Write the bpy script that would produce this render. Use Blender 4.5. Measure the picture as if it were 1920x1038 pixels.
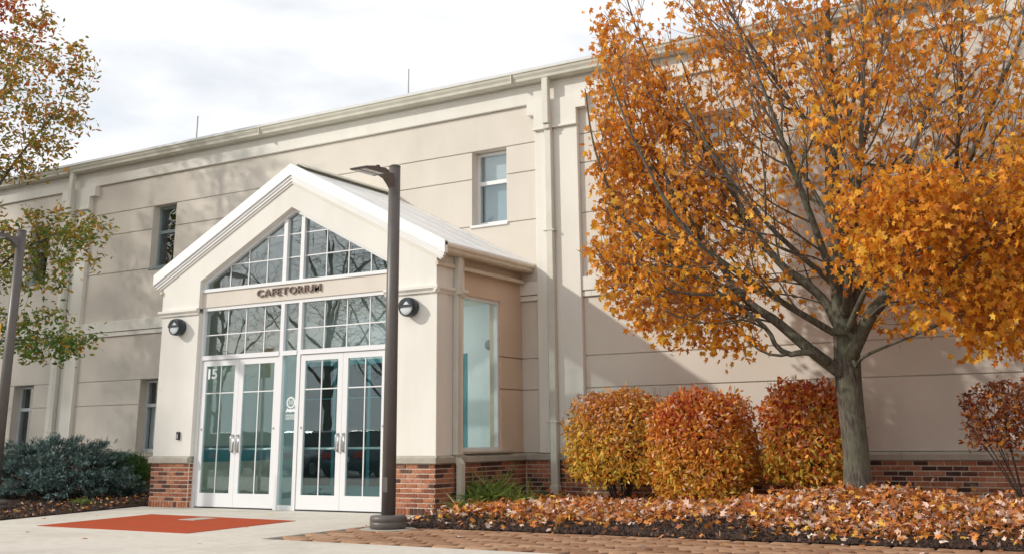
import bpy, bmesh, math, random
import numpy as np
from mathutils import Vector, Matrix

# ------------------------------------------------------------------ scene, camera, light
for o in list(bpy.data.objects): bpy.data.objects.remove(o)
scene = bpy.context.scene
col = scene.collection
random.seed(7)
rng = np.random.default_rng(11)
R = math.radians

cam_d = bpy.data.cameras.new('camera'); cam = bpy.data.objects.new('camera', cam_d); col.objects.link(cam)
CAM = np.array([15.2636, -15.8748, 1.048])
yaw, pitch, roll, FPX = 0.5405, 0.2615, -0.0106, 2011.06
_f = np.array([-math.sin(yaw)*math.cos(pitch), math.cos(yaw)*math.cos(pitch), math.sin(pitch)])
_r = np.array([math.cos(yaw), math.sin(yaw), 0.0]); _u = np.cross(_r, _f)
_r2 = math.cos(roll)*_r + math.sin(roll)*_u; _u2 = -math.sin(roll)*_r + math.cos(roll)*_u
cam.matrix_world = Matrix(((_r2[0], _u2[0], -_f[0], CAM[0]), (_r2[1], _u2[1], -_f[1], CAM[1]), (_r2[2], _u2[2], -_f[2], CAM[2]), (0, 0, 0, 1)))
cam_d.sensor_width = 36; cam_d.sensor_fit = 'HORIZONTAL'
cam_d.lens = FPX/1920*36
cam_d.shift_y = -(519-283.93)/1920
cam_d.clip_end = 3000
scene.camera = cam

SUN = Vector((1.15, 1.0, -0.80)).normalized()
w = bpy.data.worlds.new('World'); scene.world = w; w.use_nodes = True
nt = w.node_tree; nt.nodes.clear()
out = nt.nodes.new('ShaderNodeOutputWorld')
bgs = nt.nodes.new('ShaderNodeBackground'); bgs.inputs[1].default_value = 0.12
bgc = nt.nodes.new('ShaderNodeBackground'); bgc.inputs[1].default_value = 0.88
sky = nt.nodes.new('ShaderNodeTexSky'); sky.sky_type = 'NISHITA'; sky.sun_disc = False
sky.sun_elevation = math.asin(-SUN.z); sky.sun_rotation = math.atan2(-SUN.x, -SUN.y)
tc = nt.nodes.new('ShaderNodeTexCoord'); mp = nt.nodes.new('ShaderNodeMapping'); mp.inputs['Scale'].default_value = (1.6, 1.6, 4.2)
nz = nt.nodes.new('ShaderNodeTexNoise'); nz.inputs['Scale'].default_value = 2.3; nz.inputs['Detail'].default_value = 7; nz.inputs['Roughness'].default_value = .55
rp = nt.nodes.new('ShaderNodeValToRGB'); rp.color_ramp.elements[0].position = .33; rp.color_ramp.elements[0].color = (.60, .60, .60, 1)
rp.color_ramp.elements[1].position = .58; rp.color_ramp.elements[1].color = (1, 1, 1, 1)
nz2 = nt.nodes.new('ShaderNodeTexNoise'); nz2.inputs['Scale'].default_value = 3.7; nz2.inputs['Detail'].default_value = 5
rp2 = nt.nodes.new('ShaderNodeValToRGB'); rp2.color_ramp.elements[0].position = .3; rp2.color_ramp.elements[0].color = (.82, .835, .86, 1)
rp2.color_ramp.elements[1].position = .7; rp2.color_ramp.elements[1].color = (1, .995, .985, 1)
mx = nt.nodes.new('ShaderNodeMixShader')
L = nt.links.new
L(tc.outputs['Generated'], mp.inputs[0]); L(mp.outputs[0], nz.inputs['Vector']); L(mp.outputs[0], nz2.inputs['Vector'])
L(nz.outputs['Fac'], rp.inputs[0]); L(nz2.outputs['Fac'], rp2.inputs[0]); L(rp2.outputs[0], bgc.inputs[0])
L(sky.outputs[0], bgs.inputs[0]); L(rp.outputs[0], mx.inputs[0]); L(bgs.outputs[0], mx.inputs[1]); L(bgc.outputs[0], mx.inputs[2]); L(mx.outputs[0], out.inputs[0])

sd = bpy.data.lights.new('sun', 'SUN'); sd.energy = 2.15; sd.angle = R(1.3); sd.color = (1, .945, .86)
so = bpy.data.objects.new('sun', sd); col.objects.link(so); so.rotation_euler = SUN.to_track_quat('-Z', 'Y').to_euler()
so.location = (-20, -20, 20)
vs = scene.view_settings; vs.view_transform = 'Standard'; vs.look = 'None'; vs.exposure = 0.40; vs.gamma = 1; vs.use_curve_mapping = False

# ------------------------------------------------------------------ materials
MATS = {}
def srgb(r, g, b):
    f = lambda c: c/12.92 if c <= .04045 else ((c+.055)/1.055)**2.4
    return (f(r/255), f(g/255), f(b/255), 1)
def mat(name, base, rough=.7, noise=None, bump=None, metal=0, spec=.5, stain=None, attr=None, transl=0):
    """base colour with optional fine noise (scale, amount), bump (scale, strength), broad stains (scale, colour, amount)"""
    m = bpy.data.materials.new(name); m.use_nodes = True; t = m.node_tree; N = t.nodes; K = t.links.new
    b = N['Principled BSDF']; b.inputs['Roughness'].default_value = rough; b.inputs['Metallic'].default_value = metal
    b.inputs['Specular IOR Level'].default_value = spec
    b.inputs['Base Color'].default_value = base
    g = N.new('ShaderNodeNewGeometry'); cur = None
    if attr:
        a = N.new('ShaderNodeAttribute'); a.attribute_name = attr; cur = a.outputs['Color']
    if noise:
        n = N.new('ShaderNodeTexNoise'); n.inputs['Scale'].default_value = noise[0]; n.inputs['Detail'].default_value = 6; K(g.outputs['Position'], n.inputs['Vector'])
        mr = N.new('ShaderNodeMapRange'); mr.inputs[1].default_value = .3; mr.inputs[2].default_value = .7; mr.inputs[3].default_value = 1-noise[1]; mr.inputs[4].default_value = 1+noise[1]; K(n.outputs['Fac'], mr.inputs[0])
        mu = N.new('ShaderNodeMix'); mu.data_type = 'RGBA'; mu.blend_type = 'MULTIPLY'; mu.inputs[0].default_value = 1
        if cur: K(cur, mu.inputs[6])
        else: mu.inputs[6].default_value = base
        K(mr.outputs[0], mu.inputs[7]); cur = mu.outputs[2]
    if stain:
        n = N.new('ShaderNodeTexNoise'); n.inputs['Scale'].default_value = stain[0]; n.inputs['Detail'].default_value = 8; n.inputs['Roughness'].default_value = .65
        mpn = N.new('ShaderNodeMapping'); mpn.inputs['Scale'].default_value = stain[3] if len(stain) > 3 else (1, 1, 1)
        K(g.outputs['Position'], mpn.inputs[0]); K(mpn.outputs[0], n.inputs['Vector'])
        mr = N.new('ShaderNodeMapRange'); mr.inputs[1].default_value = .48; mr.inputs[2].default_value = .72; mr.inputs[3].default_value = 0; mr.inputs[4].default_value = stain[2]; K(n.outputs['Fac'], mr.inputs[0])
        mu = N.new('ShaderNodeMix'); mu.data_type = 'RGBA'; K(mr.outputs[0], mu.inputs[0])
        if cur: K(cur, mu.inputs[6])
        else: mu.inputs[6].default_value = base
        mu.inputs[7].default_value = stain[1]; cur = mu.outputs[2]
    if cur: K(cur, b.inputs['Base Color'])
    if bump:
        n = N.new('ShaderNodeTexNoise'); n.inputs['Scale'].default_value = bump[0]; n.inputs['Detail'].default_value = 5; K(g.outputs['Position'], n.inputs['Vector'])
        bp = N.new('ShaderNodeBump'); bp.inputs['Strength'].default_value = bump[1]; bp.inputs['Distance'].default_value = bump[2] if len(bump) > 2 else .01
        K(n.outputs['Fac'], bp.inputs['Height']); K(bp.outputs[0], b.inputs['Normal'])
    if transl:
        tr = N.new('ShaderNodeBsdfTranslucent'); ms = N.new('ShaderNodeMixShader'); ms.inputs[0].default_value = transl
        if cur: K(cur, tr.inputs[0])
        else: tr.inputs[0].default_value = base
        K(b.outputs[0], ms.inputs[1]); K(tr.outputs[0], ms.inputs[2]); K(ms.outputs[0], N['Material Output'].inputs[0])
    MATS[name] = m
    return m
GRIME = (.30, .26, .21, 1)
mat('stucco_beige', (.665, .612, .533, 1), .9, (1.2, .05), (160, .25, .003), stain=(.55, (.575, .525, .455, 1), .45, (1.8, 1.8, .3)))
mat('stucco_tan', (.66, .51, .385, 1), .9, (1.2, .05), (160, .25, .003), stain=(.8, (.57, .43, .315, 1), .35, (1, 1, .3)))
mat('stucco_cream', (.755, .735, .675, 1), .9, (1.0, .04), (160, .22, .003), stain=(.7, (.64, .60, .52, 1), .35, (2.2, 2.2, .35)))
mat('stucco_light', (.77, .745, .675, 1), .9, (1.0, .04), (160, .22, .003), stain=(.7, (.60, .56, .48, 1), .40, (2.5, 2.5, .3)))
mat('limestone', (.42, .385, .32, 1), .9, (6, .12), (90, .35, .004), stain=(2.0, (.27, .24, .20, 1), .5))
mat('mortar', (.70, .57, .45, 1), .95, (9, .12), (120, .4, .004))
mat('white_metal', (.74, .74, .73, 1), .42, (3, .03), None, spec=.5, stain=(1.5, (.60, .58, .52, 1), .25, (1, 1, 3)))
mat('roof_white', (.86, .86, .85, 1), .5, (2, .04), None, stain=(1.6, (.58, .57, .53, 1), .35, (1, .5, 2.5)))
mat('gutter_metal', (.56, .54, .45, 1), .5, (4, .06), None, stain=(1.2, (.38, .36, .27, 1), .5, (1, 1, 3)))
mat('gutter_porch', (.60, .52, .41, 1), .5, (4, .06), None, stain=(2.2, (.42, .30, .16, 1), .5, (1, 1, 4)))
mat('roof_grey', (.55, .555, .56, 1), .5, (2, .05), None, stain=(1.0, (.42, .42, .42, 1), .3))
mat('downspout_paint', (.60, .58, .50, 1), .5, (3, .04), None, stain=(2, (.45, .41, .32, 1), .4))
mat('door_white', (.74, .75, .755, 1), .38, (3, .02), None, stain=(3, (.58, .57, .55, 1), .2))
mat('window_alu', (.55, .585, .60, 1), .4, (3, .03), None)
mat('window_green', (.24, .30, .29, 1), .4, (3, .03), None)
mat('dark_rubber', (.02, .02, .022, 1), .7)
mat('bronze', (.105, .090, .082, 1), .42, (5, .08), None, spec=.5)
mat('letter_bronze', (.19, .13, .105, 1), .45, (8, .1), None)
mat('lamp_teal', (.018, .028, .038, 1), .35, (6, .1), None)
mat('lens_pale', (.62, .66, .68, 1), .25)
mat('steel', (.55, .55, .55, 1), .3, None, None, metal=.8)
mat('plastic_black', (.025, .025, .025, 1), .45)
mat('plastic_grey', (.35, .35, .35, 1), .5)
mat('vinyl_white', (.80, .82, .82, 1), .5)
mat('interior_teal', (.10, .30, .33, 1), .5, (2, .06))
mat('interior_white', (.80, .82, .81, 1), .8, (2, .03))
mat('interior_tan', (.60, .57, .50, 1), .8, (2, .03))
mat('interior_floor', (.12, .26, .28, 1), .45, (4, .1))
mat('room_dark', (.035, .035, .033, 1), .9)
mat('blind', (.66, .655, .63, 1), .7, (5, .03))
mat('blind_blue', (.42, .47, .49, 1), .7, (5, .03))
mat('concrete', (.58, .535, .465, 1), .9, (7, .07), (45, .3, .004), stain=(.9, (.42, .37, .31, 1), .6))
mat('concrete_grey', (.40, .37, .32, 1), .9, (7, .09), (45, .3, .004))
mat('joint_dark', (.13, .115, .095, 1), .95)
mat('red_surface', (.40, .066, .022, 1), .92, (30, .10), (260, .4, .004), spec=.15, stain=(2.6, (.27, .075, .04, 1), .7))
mat('asphalt', (.16, .158, .153, 1), .9, (30, .2), (120, .4, .006))
mat('mulch', (.048, .029, .019, 1), .95, (38, .5), (55, 1.0, .03), stain=(5, (.10, .06, .038, 1), .6))
mat('chip', (.055, .032, .022, 1), .95, (20, .4), None)
mat('stem_dark', (.045, .030, .022, 1), .9, (20, .2), None)
mat('twig_grey', (.19, .145, .12, 1), .9, (20, .25), None)
mat('leaf', (.5, .2, .02, 1), .55, (9, .12), None, attr='lc', transl=.42, spec=.3)
mat('leaf_fallen', (.5, .2, .02, 1), .65, (12, .15), None, attr='lc', transl=.12, spec=.3)
mat('needle', (.1, .16, .15, 1), .6, (14, .2), None, attr='lc', transl=.12, spec=.3)
mat('yellow_paint', (.72, .42, .02, 1), .5)
mat('car_paint', (.02, .05, .09, 1), .2, None, None, spec=.8)
mat('car_silver', (.45, .47, .50, 1), .25, None, None, metal=.6)
mat('tail_red', (.45, .01, .012, 1), .3)
mat('tyre', (.02, .02, .02, 1), .8)

m = mat('lit_panel', (.8, .8, .8, 1), .5); m.node_tree.nodes['Principled BSDF'].inputs['Emission Color'].default_value = (.93, 1, .98, 1); m.node_tree.nodes['Principled BSDF'].inputs['Emission Strength'].default_value = 4.5
def brick_material():
    m = bpy.data.materials.new('brick'); m.use_nodes = True; t = m.node_tree; N = t.nodes; K = t.links.new
    b = N['Principled BSDF']; b.inputs['Roughness'].default_value = .88
    oi = N.new('ShaderNodeObjectInfo'); g = N.new('ShaderNodeNewGeometry')
    ad = N.new('ShaderNodeMath'); ad.operation = 'ADD'; K(oi.outputs['Random'], ad.inputs[0]); K(g.outputs['Random Per Island'], ad.inputs[1])
    fr = N.new('ShaderNodeMath'); fr.operation = 'FRACT'; K(ad.outputs[0], fr.inputs[0])
    r = N.new('ShaderNodeValToRGB'); r.color_ramp.interpolation = 'LINEAR'; e = r.color_ramp.elements
    e[0].position = 0; e[0].color = (.055, .026, .020, 1); e[1].position = 1; e[1].color = (.42, .20, .125, 1)
    for p, c in ((.18, (.105, .042, .028, 1)), (.40, (.25, .082, .044, 1)), (.6, (.37, .135, .066, 1)), (.85, (.40, .16, .085, 1))):
        q = e.new(p); q.color = c
    K(fr.outputs[0], r.inputs[0])
    n = N.new('ShaderNodeTexNoise'); n.inputs['Scale'].default_value = 26; n.inputs['Detail'].default_value = 6; K(g.outputs['Position'], n.inputs['Vector'])
    mr = N.new('ShaderNodeMapRange'); mr.inputs[1].default_value = .25; mr.inputs[2].default_value = .75; mr.inputs[3].default_value = .68; mr.inputs[4].default_value = 1.3; K(n.outputs['Fac'], mr.inputs[0])
    mu = N.new('ShaderNodeMix'); mu.data_type = 'RGBA'; mu.blend_type = 'MULTIPLY'; mu.inputs[0].default_value = 1; K(r.outputs[0], mu.inputs[6]); K(mr.outputs[0], mu.inputs[7])
    n2 = N.new('ShaderNodeTexNoise'); n2.inputs['Scale'].default_value = 3.2; n2.inputs['Detail'].default_value = 9; n2.inputs['Roughness'].default_value = .75; K(g.outputs['Position'], n2.inputs['Vector'])
    m2 = N.new('ShaderNodeMapRange'); m2.inputs[1].default_value = .56; m2.inputs[2].default_value = .72; m2.inputs[3].default_value = 0; m2.inputs[4].default_value = .55; K(n2.outputs['Fac'], m2.inputs[0])
    ef = N.new('ShaderNodeMix'); ef.data_type = 'RGBA'; K(m2.outputs[0], ef.inputs[0]); K(mu.outputs[2], ef.inputs[6]); ef.inputs[7].default_value = (.46, .36, .29, 1)
    K(ef.outputs[2], b.inputs['Base Color'])
    bp = N.new('ShaderNodeBump'); bp.inputs['Strength'].default_value = .6; bp.inputs['Distance'].default_value = .004; K(n.outputs['Fac'], bp.inputs['Height']); K(bp.outputs[0], b.inputs['Normal'])
    MATS['brick'] = m
brick_material()

def paver_material():
    m = bpy.data.materials.new('paver'); m.use_nodes = True; t = m.node_tree; N = t.nodes; K = t.links.new
    b = N['Principled BSDF']; b.inputs['Roughness'].default_value = .8
    oi = N.new('ShaderNodeObjectInfo'); g = N.new('ShaderNodeNewGeometry')
    ad = N.new('ShaderNodeMath'); ad.operation = 'ADD'; K(oi.outputs['Random'], ad.inputs[0]); K(g.outputs['Random Per Island'], ad.inputs[1])
    fr = N.new('ShaderNodeMath'); fr.operation = 'FRACT'; K(ad.outputs[0], fr.inputs[0])
    r = N.new('ShaderNodeValToRGB'); e = r.color_ramp.elements; e[0].color = (.235, .115, .058, 1); e[1].color = (.40, .235, .135, 1); q = e.new(.5); q.color = (.32, .17, .09, 1)
    K(fr.outputs[0], r.inputs[0])
    n = N.new('ShaderNodeTexNoise'); n.inputs['Scale'].default_value = 14; n.inputs['Detail'].default_value = 7; K(g.outputs['Position'], n.inputs['Vector'])
    mr = N.new('ShaderNodeMapRange'); mr.inputs[1].default_value = .3; mr.inputs[2].default_value = .7; mr.inputs[3].default_value = .75; mr.inputs[4].default_value = 1.2; K(n.outputs['Fac'], mr.inputs[0])
    mu = N.new('ShaderNodeMix'); mu.data_type = 'RGBA'; mu.blend_type = 'MULTIPLY'; mu.inputs[0].default_value = 1; K(r.outputs[0], mu.inputs[6]); K(mr.outputs[0], mu.inputs[7]); K(mu.outputs[2], b.inputs['Base Color'])
    bp = N.new('ShaderNodeBump'); bp.inputs['Strength'].default_value = .5; bp.inputs['Distance'].default_value = .006; K(n.outputs['Fac'], bp.inputs['Height']); K(bp.outputs[0], b.inputs['Normal'])
    MATS['paver'] = m
paver_material()

def bark_material():
    m = bpy.data.materials.new('bark'); m.use_nodes = True; t = m.node_tree; N = t.nodes; K = t.links.new
    b = N['Principled BSDF']; b.inputs['Roughness'].default_value = .95; b.inputs['Specular IOR Level'].default_value = .2
    g = N.new('ShaderNodeNewGeometry'); mpn = N.new('ShaderNodeMapping'); mpn.inputs['Scale'].default_value = (1, 1, .16); K(g.outputs['Position'], mpn.inputs[0])
    n = N.new('ShaderNodeTexNoise'); n.inputs['Scale'].default_value = 38; n.inputs['Detail'].default_value = 8; n.inputs['Roughness'].default_value = .7; K(mpn.outputs[0], n.inputs['Vector'])
    r = N.new('ShaderNodeValToRGB'); e = r.color_ramp.elements; e[0].position = .32; e[0].color = (.028, .022, .018, 1); e[1].position = .68; e[1].color = (.20, .175, .14, 1); K(n.outputs['Fac'], r.inputs[0])
    n2 = N.new('ShaderNodeTexNoise'); n2.inputs['Scale'].default_value = 4.5; n2.inputs['Detail'].default_value = 7; K(g.outputs['Position'], n2.inputs['Vector'])
    m2 = N.new('ShaderNodeMapRange'); m2.inputs[1].default_value = .42; m2.inputs[2].default_value = .65; m2.inputs[3].default_value = 0; m2.inputs[4].default_value = .6; K(n2.outputs['Fac'], m2.inputs[0])
    li = N.new('ShaderNodeMix'); li.data_type = 'RGBA'; K(m2.outputs[0], li.inputs[0]); K(r.outputs[0], li.inputs[6]); li.inputs[7].default_value = (.135, .15, .095, 1)
    K(li.outputs[2], b.inputs['Base Color'])
    bp = N.new('ShaderNodeBump'); bp.inputs['Strength'].default_value = 1; bp.inputs['Distance'].default_value = .02; K(n.outputs['Fac'], bp.inputs['Height']); K(bp.outputs[0], b.inputs['Normal'])
    MATS['bark'] = m
bark_material()

def glass_material(name, tint, refl, ior=1.6):
    m = bpy.data.materials.new(name); m.use_nodes = True; t = m.node_tree; N = t.nodes; K = t.links.new
    N.remove(N['Principled BSDF'])
    tr = N.new('ShaderNodeBsdfTransparent'); tr.inputs[0].default_value = tint
    gl = N.new('ShaderNodeBsdfGlossy'); gl.inputs['Roughness'].default_value = .0; gl.inputs[0].default_value = (.93, .97, 1, 1)
    fn = N.new('ShaderNodeLayerWeight'); fn.inputs[0].default_value = .5
    pw = N.new('ShaderNodeMath'); pw.operation = 'POWER'; pw.inputs[1].default_value = 5; K(fn.outputs['Facing'], pw.inputs[0])
    ad = N.new('ShaderNodeMath'); ad.operation = 'MULTIPLY_ADD'; ad.use_clamp = True; ad.inputs[1].default_value = .9; ad.inputs[2].default_value = refl; K(pw.outputs[0], ad.inputs[0])
    # slight waviness so reflections are not mirror-perfect
    g = N.new('ShaderNodeNewGeometry'); n = N.new('ShaderNodeTexNoise'); n.inputs['Scale'].default_value = 1.7; n.inputs['Detail'].default_value = 2; K(g.outputs['Position'], n.inputs['Vector'])
    bp = N.new('ShaderNodeBump'); bp.inputs['Strength'].default_value = .08; bp.inputs['Distance'].default_value = .01; K(n.outputs['Fac'], bp.inputs['Height']); K(bp.outputs[0], gl.inputs['Normal'])
    ms = N.new('ShaderNodeMixShader'); K(ad.outputs[0], ms.inputs[0]); K(tr.outputs[0], ms.inputs[1]); K(gl.outputs[0], ms.inputs[2]); K(ms.outputs[0], N['Material Output'].inputs[0])
    MATS[name] = m
glass_material('glass_door', (.80, .93, .93, 1), .085)
glass_material('glass_clear', (.93, .97, .97, 1), .035)
glass_material('glass_transom', (.70, .75, .75, 1), .16)
glass_material('glass_window', (.86, .91, .92, 1), .10)

# ------------------------------------------------------------------ helpers
WL = {}
def origin(o): return WL.get(o.name, Vector((0, 0, 0))) if o else Vector((0, 0, 0))
def empty(name, loc, label=None, cat=None, group=None):
    o = bpy.data.objects.new(name, None); o.empty_display_size = .2; col.objects.link(o); o.location = loc; WL[o.name] = Vector(loc)
    tag(o, label, cat, group); return o
def tag(o, label=None, cat=None, group=None, kind=None):
    if label: o['label'] = label
    if cat: o['category'] = cat
    if group: o['group'] = group
    if kind: o['kind'] = kind
    return o
def link(name, me, m, parent=None, smooth=False, loc=None):
    o = bpy.data.objects.new(name, me); col.objects.link(o)
    if m and not me.materials: me.materials.append(MATS[m])
    if smooth:
        me.shade_smooth()
    if parent is not None:
        o.parent = parent
        if loc is not None: o.location = Vector(loc) - origin(parent)
        WL[o.name] = origin(parent) if loc is None else Vector(loc)
    elif loc is not None:
        o.location = loc; WL[o.name] = Vector(loc)
    return o

class MB:
    def __init__(s): s.v = []; s.f = []
    def add(s, vs, fs):
        n = len(s.v); s.v += [tuple(map(float, p)) for p in vs]; s.f += [tuple(i+n for i in f) for f in fs]; return s
    def box(s, x0, x1, y0, y1, z0, z1):
        return s.add([(x0,y0,z0),(x1,y0,z0),(x1,y1,z0),(x0,y1,z0),(x0,y0,z1),(x1,y0,z1),(x1,y1,z1),(x0,y1,z1)],
                     [(0,3,2,1),(4,5,6,7),(0,1,5,4),(1,2,6,5),(2,3,7,6),(3,0,4,7)])
    def cbox(s, x0, x1, y0, y1, z0, z1, c):
        """box with chamfered edges"""
        bm = bmesh.new(); bmesh.ops.create_cube(bm, size=1)
        for q in bm.verts: q.co = Vector(((x0+x1)/2+q.co.x*(x1-x0), (y0+y1)/2+q.co.y*(y1-y0), (z0+z1)/2+q.co.z*(z1-z0)))
        bmesh.ops.bevel(bm, geom=bm.edges[:], offset=c, segments=1, affect='EDGES')
        bm.verts.index_update(); s.add([q.co for q in bm.verts], [[q.index for q in f.verts] for f in bm.faces]); bm.free(); return s
    def prism(s, poly, axis, a, b):
        """poly: 2-D outline; extruded along axis ('x','y','z') from a to b"""
        n = len(poly)
        def P(p, t): return (t, p[0], p[1]) if axis == 'x' else (p[0], t, p[1]) if axis == 'y' else (p[0], p[1], t)
        vs = [P(p, a) for p in poly] + [P(p, b) for p in poly]
        fs = [tuple(range(n)), tuple(range(2*n-1, n-1, -1))] + [(i, i+n, (i+1) % n+n, (i+1) % n) for i in range(n)]
        return s.add(vs, fs)
    def tube(s, pts, rad, n=8, cap=True, twist=0):
        pts = [Vector(p) for p in pts]
        if not hasattr(rad, '__len__'): rad = [rad]*len(pts)
        base = len(s.v); prev = None
        for i, p in enumerate(pts):
            d = (pts[min(i+1, len(pts)-1)]-pts[max(i-1, 0)])
            d = d.normalized() if d.length > 1e-9 else Vector((0, 0, 1))
            a = Vector((1, 0, 0)) if prev is None else prev
            a = a - d*a.dot(d)
            if a.length < 1e-3: a = Vector((0, 1, 0)) - d*d.y
            a.normalize(); prev = a; b = d.cross(a)
            for k in range(n):
                t = 2*math.pi*k/n
                q = p+(a*math.cos(t)+b*math.sin(t))*rad[i]; s.v.append((q.x, q.y, q.z))
        for i in range(len(pts)-1):
            for k in range(n):
                k2 = (k+1) % n
                s.f.append((base+i*n+k, base+i*n+k2, base+(i+1)*n+k2, base+(i+1)*n+k))
        if cap:
            s.f.append(tuple(base+k for k in reversed(range(n)))); s.f.append(tuple(base+(len(pts)-1)*n+k for k in range(n)))
        return s
    def lathe(s, prof, c, axis=(0, 0, 1), n=24):
        """prof: (radius, height) pairs along axis from point c"""
        ax = Vector(axis).normalized(); a = ax.orthogonal().normalized(); b = ax.cross(a); c = Vector(c); base = len(s.v)
        for r, h in prof:
            for k in range(n):
                t = 2*math.pi*k/n; q = c+ax*h+(a*math.cos(t)+b*math.sin(t))*r; s.v.append((q.x, q.y, q.z))
        for i in range(len(prof)-1):
            for k in range(n):
                k2 = (k+1) % n; s.f.append((base+i*n+k, base+i*n+k2, base+(i+1)*n+k2, base+(i+1)*n+k))
        s.f.append(tuple(base+k for k in reversed(range(n)))); s.f.append(tuple(base+(len(prof)-1)*n+k for k in range(n)))
        return s
    def mesh(s, name, off=Vector((0, 0, 0))):
        me = bpy.data.meshes.new(name); me.from_pydata([(p[0]-off.x, p[1]-off.y, p[2]-off.z) for p in s.v], [], s.f)
        bm = bmesh.new(); bm.from_mesh(me); bmesh.ops.recalc_face_normals(bm, faces=bm.faces[:]); bm.to_mesh(me); bm.free()
        return me
    def build(s, name, m, parent=None, smooth=False):
        return link(name, s.mesh(name, origin(parent)), m, parent, smooth)

# ================================================================== THE SETTING: ground
def struct(o): o['kind'] = 'structure'; return o
g = MB(); g.add([(-900, -900, -.12), (900, -900, -.12), (900, 900, -.12), (-900, 900, -.12)], [(0, 1, 2, 3)])
struct(g.build('ground', 'asphalt'))

def smooth01(t): t = min(1, max(0, t)); return t*t*(3-2*t)
def bed_h(x, y):
    """height of the right-hand planting bed"""
    h = .015 + .10*smooth01((y+4.5)/2.2) + .06*smooth01((x-8.5)/4)*smooth01((y+4.3)/1.5)
    h += .21*math.exp(-((x-11.8)/1.35)**2-((y+2.25)/1.0)**2)
    h *= smooth01((x-5.9)/1.2)*.75+.25
    return h
def lbed_h(x, y): return .012+.03*smooth01((-x-.1)/1.0)+.02*math.sin(x*2.1+y)*smooth01((-x)/2)

# concrete walk: slabs with open joints over a dark base
wk = empty('walkway', (3.2, -5, 0)); wk['kind'] = 'structure'
b = MB().box(-14, 26, -14.9, -6.455, -.10, -.035); b.prism([(-.35, -2.3), (.95, -6.47), (6.28, -6.47), (6.28, -4.45), (6.0, -2.3)], 'z', -.10, -.035); b.box(0, 5.96, -2.62, -2.2, -.1, -.03)
b.build('joint_bed', 'joint_dark', wk)
def slab(poly):
    c = (sum(p[0] for p in poly)/len(poly), sum(p[1] for p in poly)/len(poly))
    q = []
    for p in poly:
        d = math.hypot(p[0]-c[0], p[1]-c[1]); k = 1-.006/d; q.append((c[0]+(p[0]-c[0])*k, c[1]+(p[1]-c[1])*k))
    mb = MB(); n = len(q); top = []
    for p in q:
        d = math.hypot(p[0]-c[0], p[1]-c[1]); k = 1-.008/d; top.append((c[0]+(p[0]-c[0])*k, c[1]+(p[1]-c[1])*k))
    mb.add([(p[0], p[1], -.09) for p in q]+[(p[0], p[1], -.006) for p in q]+[(p[0], p[1], 0) for p in top],
           [tuple(range(2*n, 3*n))]+[(i, (i+1) % n, n+(i+1) % n, n+i) for i in range(n)]+[(n+i, n+(i+1) % n, 2*n+(i+1) % n, 2*n+i) for i in range(n)])
    mb.build('slab', 'concrete', wk)
def lx(y): return -.22 + (-2.45-y)*.257      # left edge of the walk
ys = [-2.56, -4.1, -6.45]
for i in range(2):
    y1, y0 = ys[i], ys[i+1]
    xr1 = 6.05 if i == 0 else 6.27; xr0 = 6.27
    cuts1 = [lx(y1), 3.0, xr1]; cuts0 = [lx(y0), 3.0, xr0]
    for k in range(2): slab([(cuts0[k], y0), (cuts0[k+1], y0), (cuts1[k+1], y1), (cuts1[k], y1)])
xs = [-13.5, -9.5, -5.5, -1.5, 2.5, 6.5, 10.5, 14.5, 18.5, 22.5]
for a, c in zip(xs[:-1], xs[1:]): slab([(a, -9.3), (c, -9.3), (c, -6.455), (a, -6.455)]); slab([(a, -12.1), (c, -12.1), (c, -9.3), (a, -9.3)]); slab([(a, -14.8), (c, -14.8), (c, -12.1), (a, -12.1)])  # rear rows are out of view, added to bounce light onto the wall
slab([(.0, -2.56), (5.963, -2.56), (5.963, -2.28), (.0, -2.28)])

# red-orange surface inlay on the walk
b = MB().prism([(2.08, -6.27), (4.95, -6.30), (4.76, -4.20), (1.70, -4.02)], 'z', -.002, .005)
tag(b.build('red_ground_panel', 'red_surface'), 'orange red square surface painted on the concrete walk before the doors', 'ground panel')
b = MB().cbox(3.07, 3.38, -4.74, -4.30, .0, .011, .003)
tag(b.build('utility_cover', 'concrete_grey'), 'small pale rectangular cover set into the red square', 'cover')

# beds as height fields
def heightfield(name, m, x0, x1, y0, y1, nx, ny, hf, inside=None, seed=0, rough=.012):
    rr = np.random.default_rng(seed); vs = []; ok = {}
    for j in range(ny+1):
        for i in range(nx+1):
            x = x0+(x1-x0)*i/nx; y = y0+(y1-y0)*j/ny
            if inside: x = inside(x, y, i/nx)
            vs.append((x, y, hf(x, y)+rr.normal()*rough*(0 if (i in (0, nx) or j in (0, ny)) else 1)))
    fs = [(j*(nx+1)+i, j*(nx+1)+i+1, (j+1)*(nx+1)+i+1, (j+1)*(nx+1)+i) for j in range(ny) for i in range(nx)]
    o = MB().add(vs, fs).build(name, m, smooth=True); return struct(o)
def rb_x(x, y, t):   # right bed: slanted left edge from the pier to the lamp post
    x0 = 6.0+(.62*min(1, (-2.6-y)/1.8) if y < -2.6 else -.05)
    return x0+(24-x0)*t
heightfield('planting_bed', 'mulch', 0, 1, -4.56, -.0, 220, 60, bed_h, lambda x, y, t: rb_x(x, y, t**1.6), 3)
def lb_x(x, y, t):
    x1 = lx(y) if y < -2.45 else .02
    return x1-(20+x1)*(1-t)
heightfield('planting_bed', 'mulch', 0, 1, -6.46, 0, 150, 70, lbed_h, lambda x, y, t: lb_x(x, y, 1-(1-t)**1.6), 4)

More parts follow.
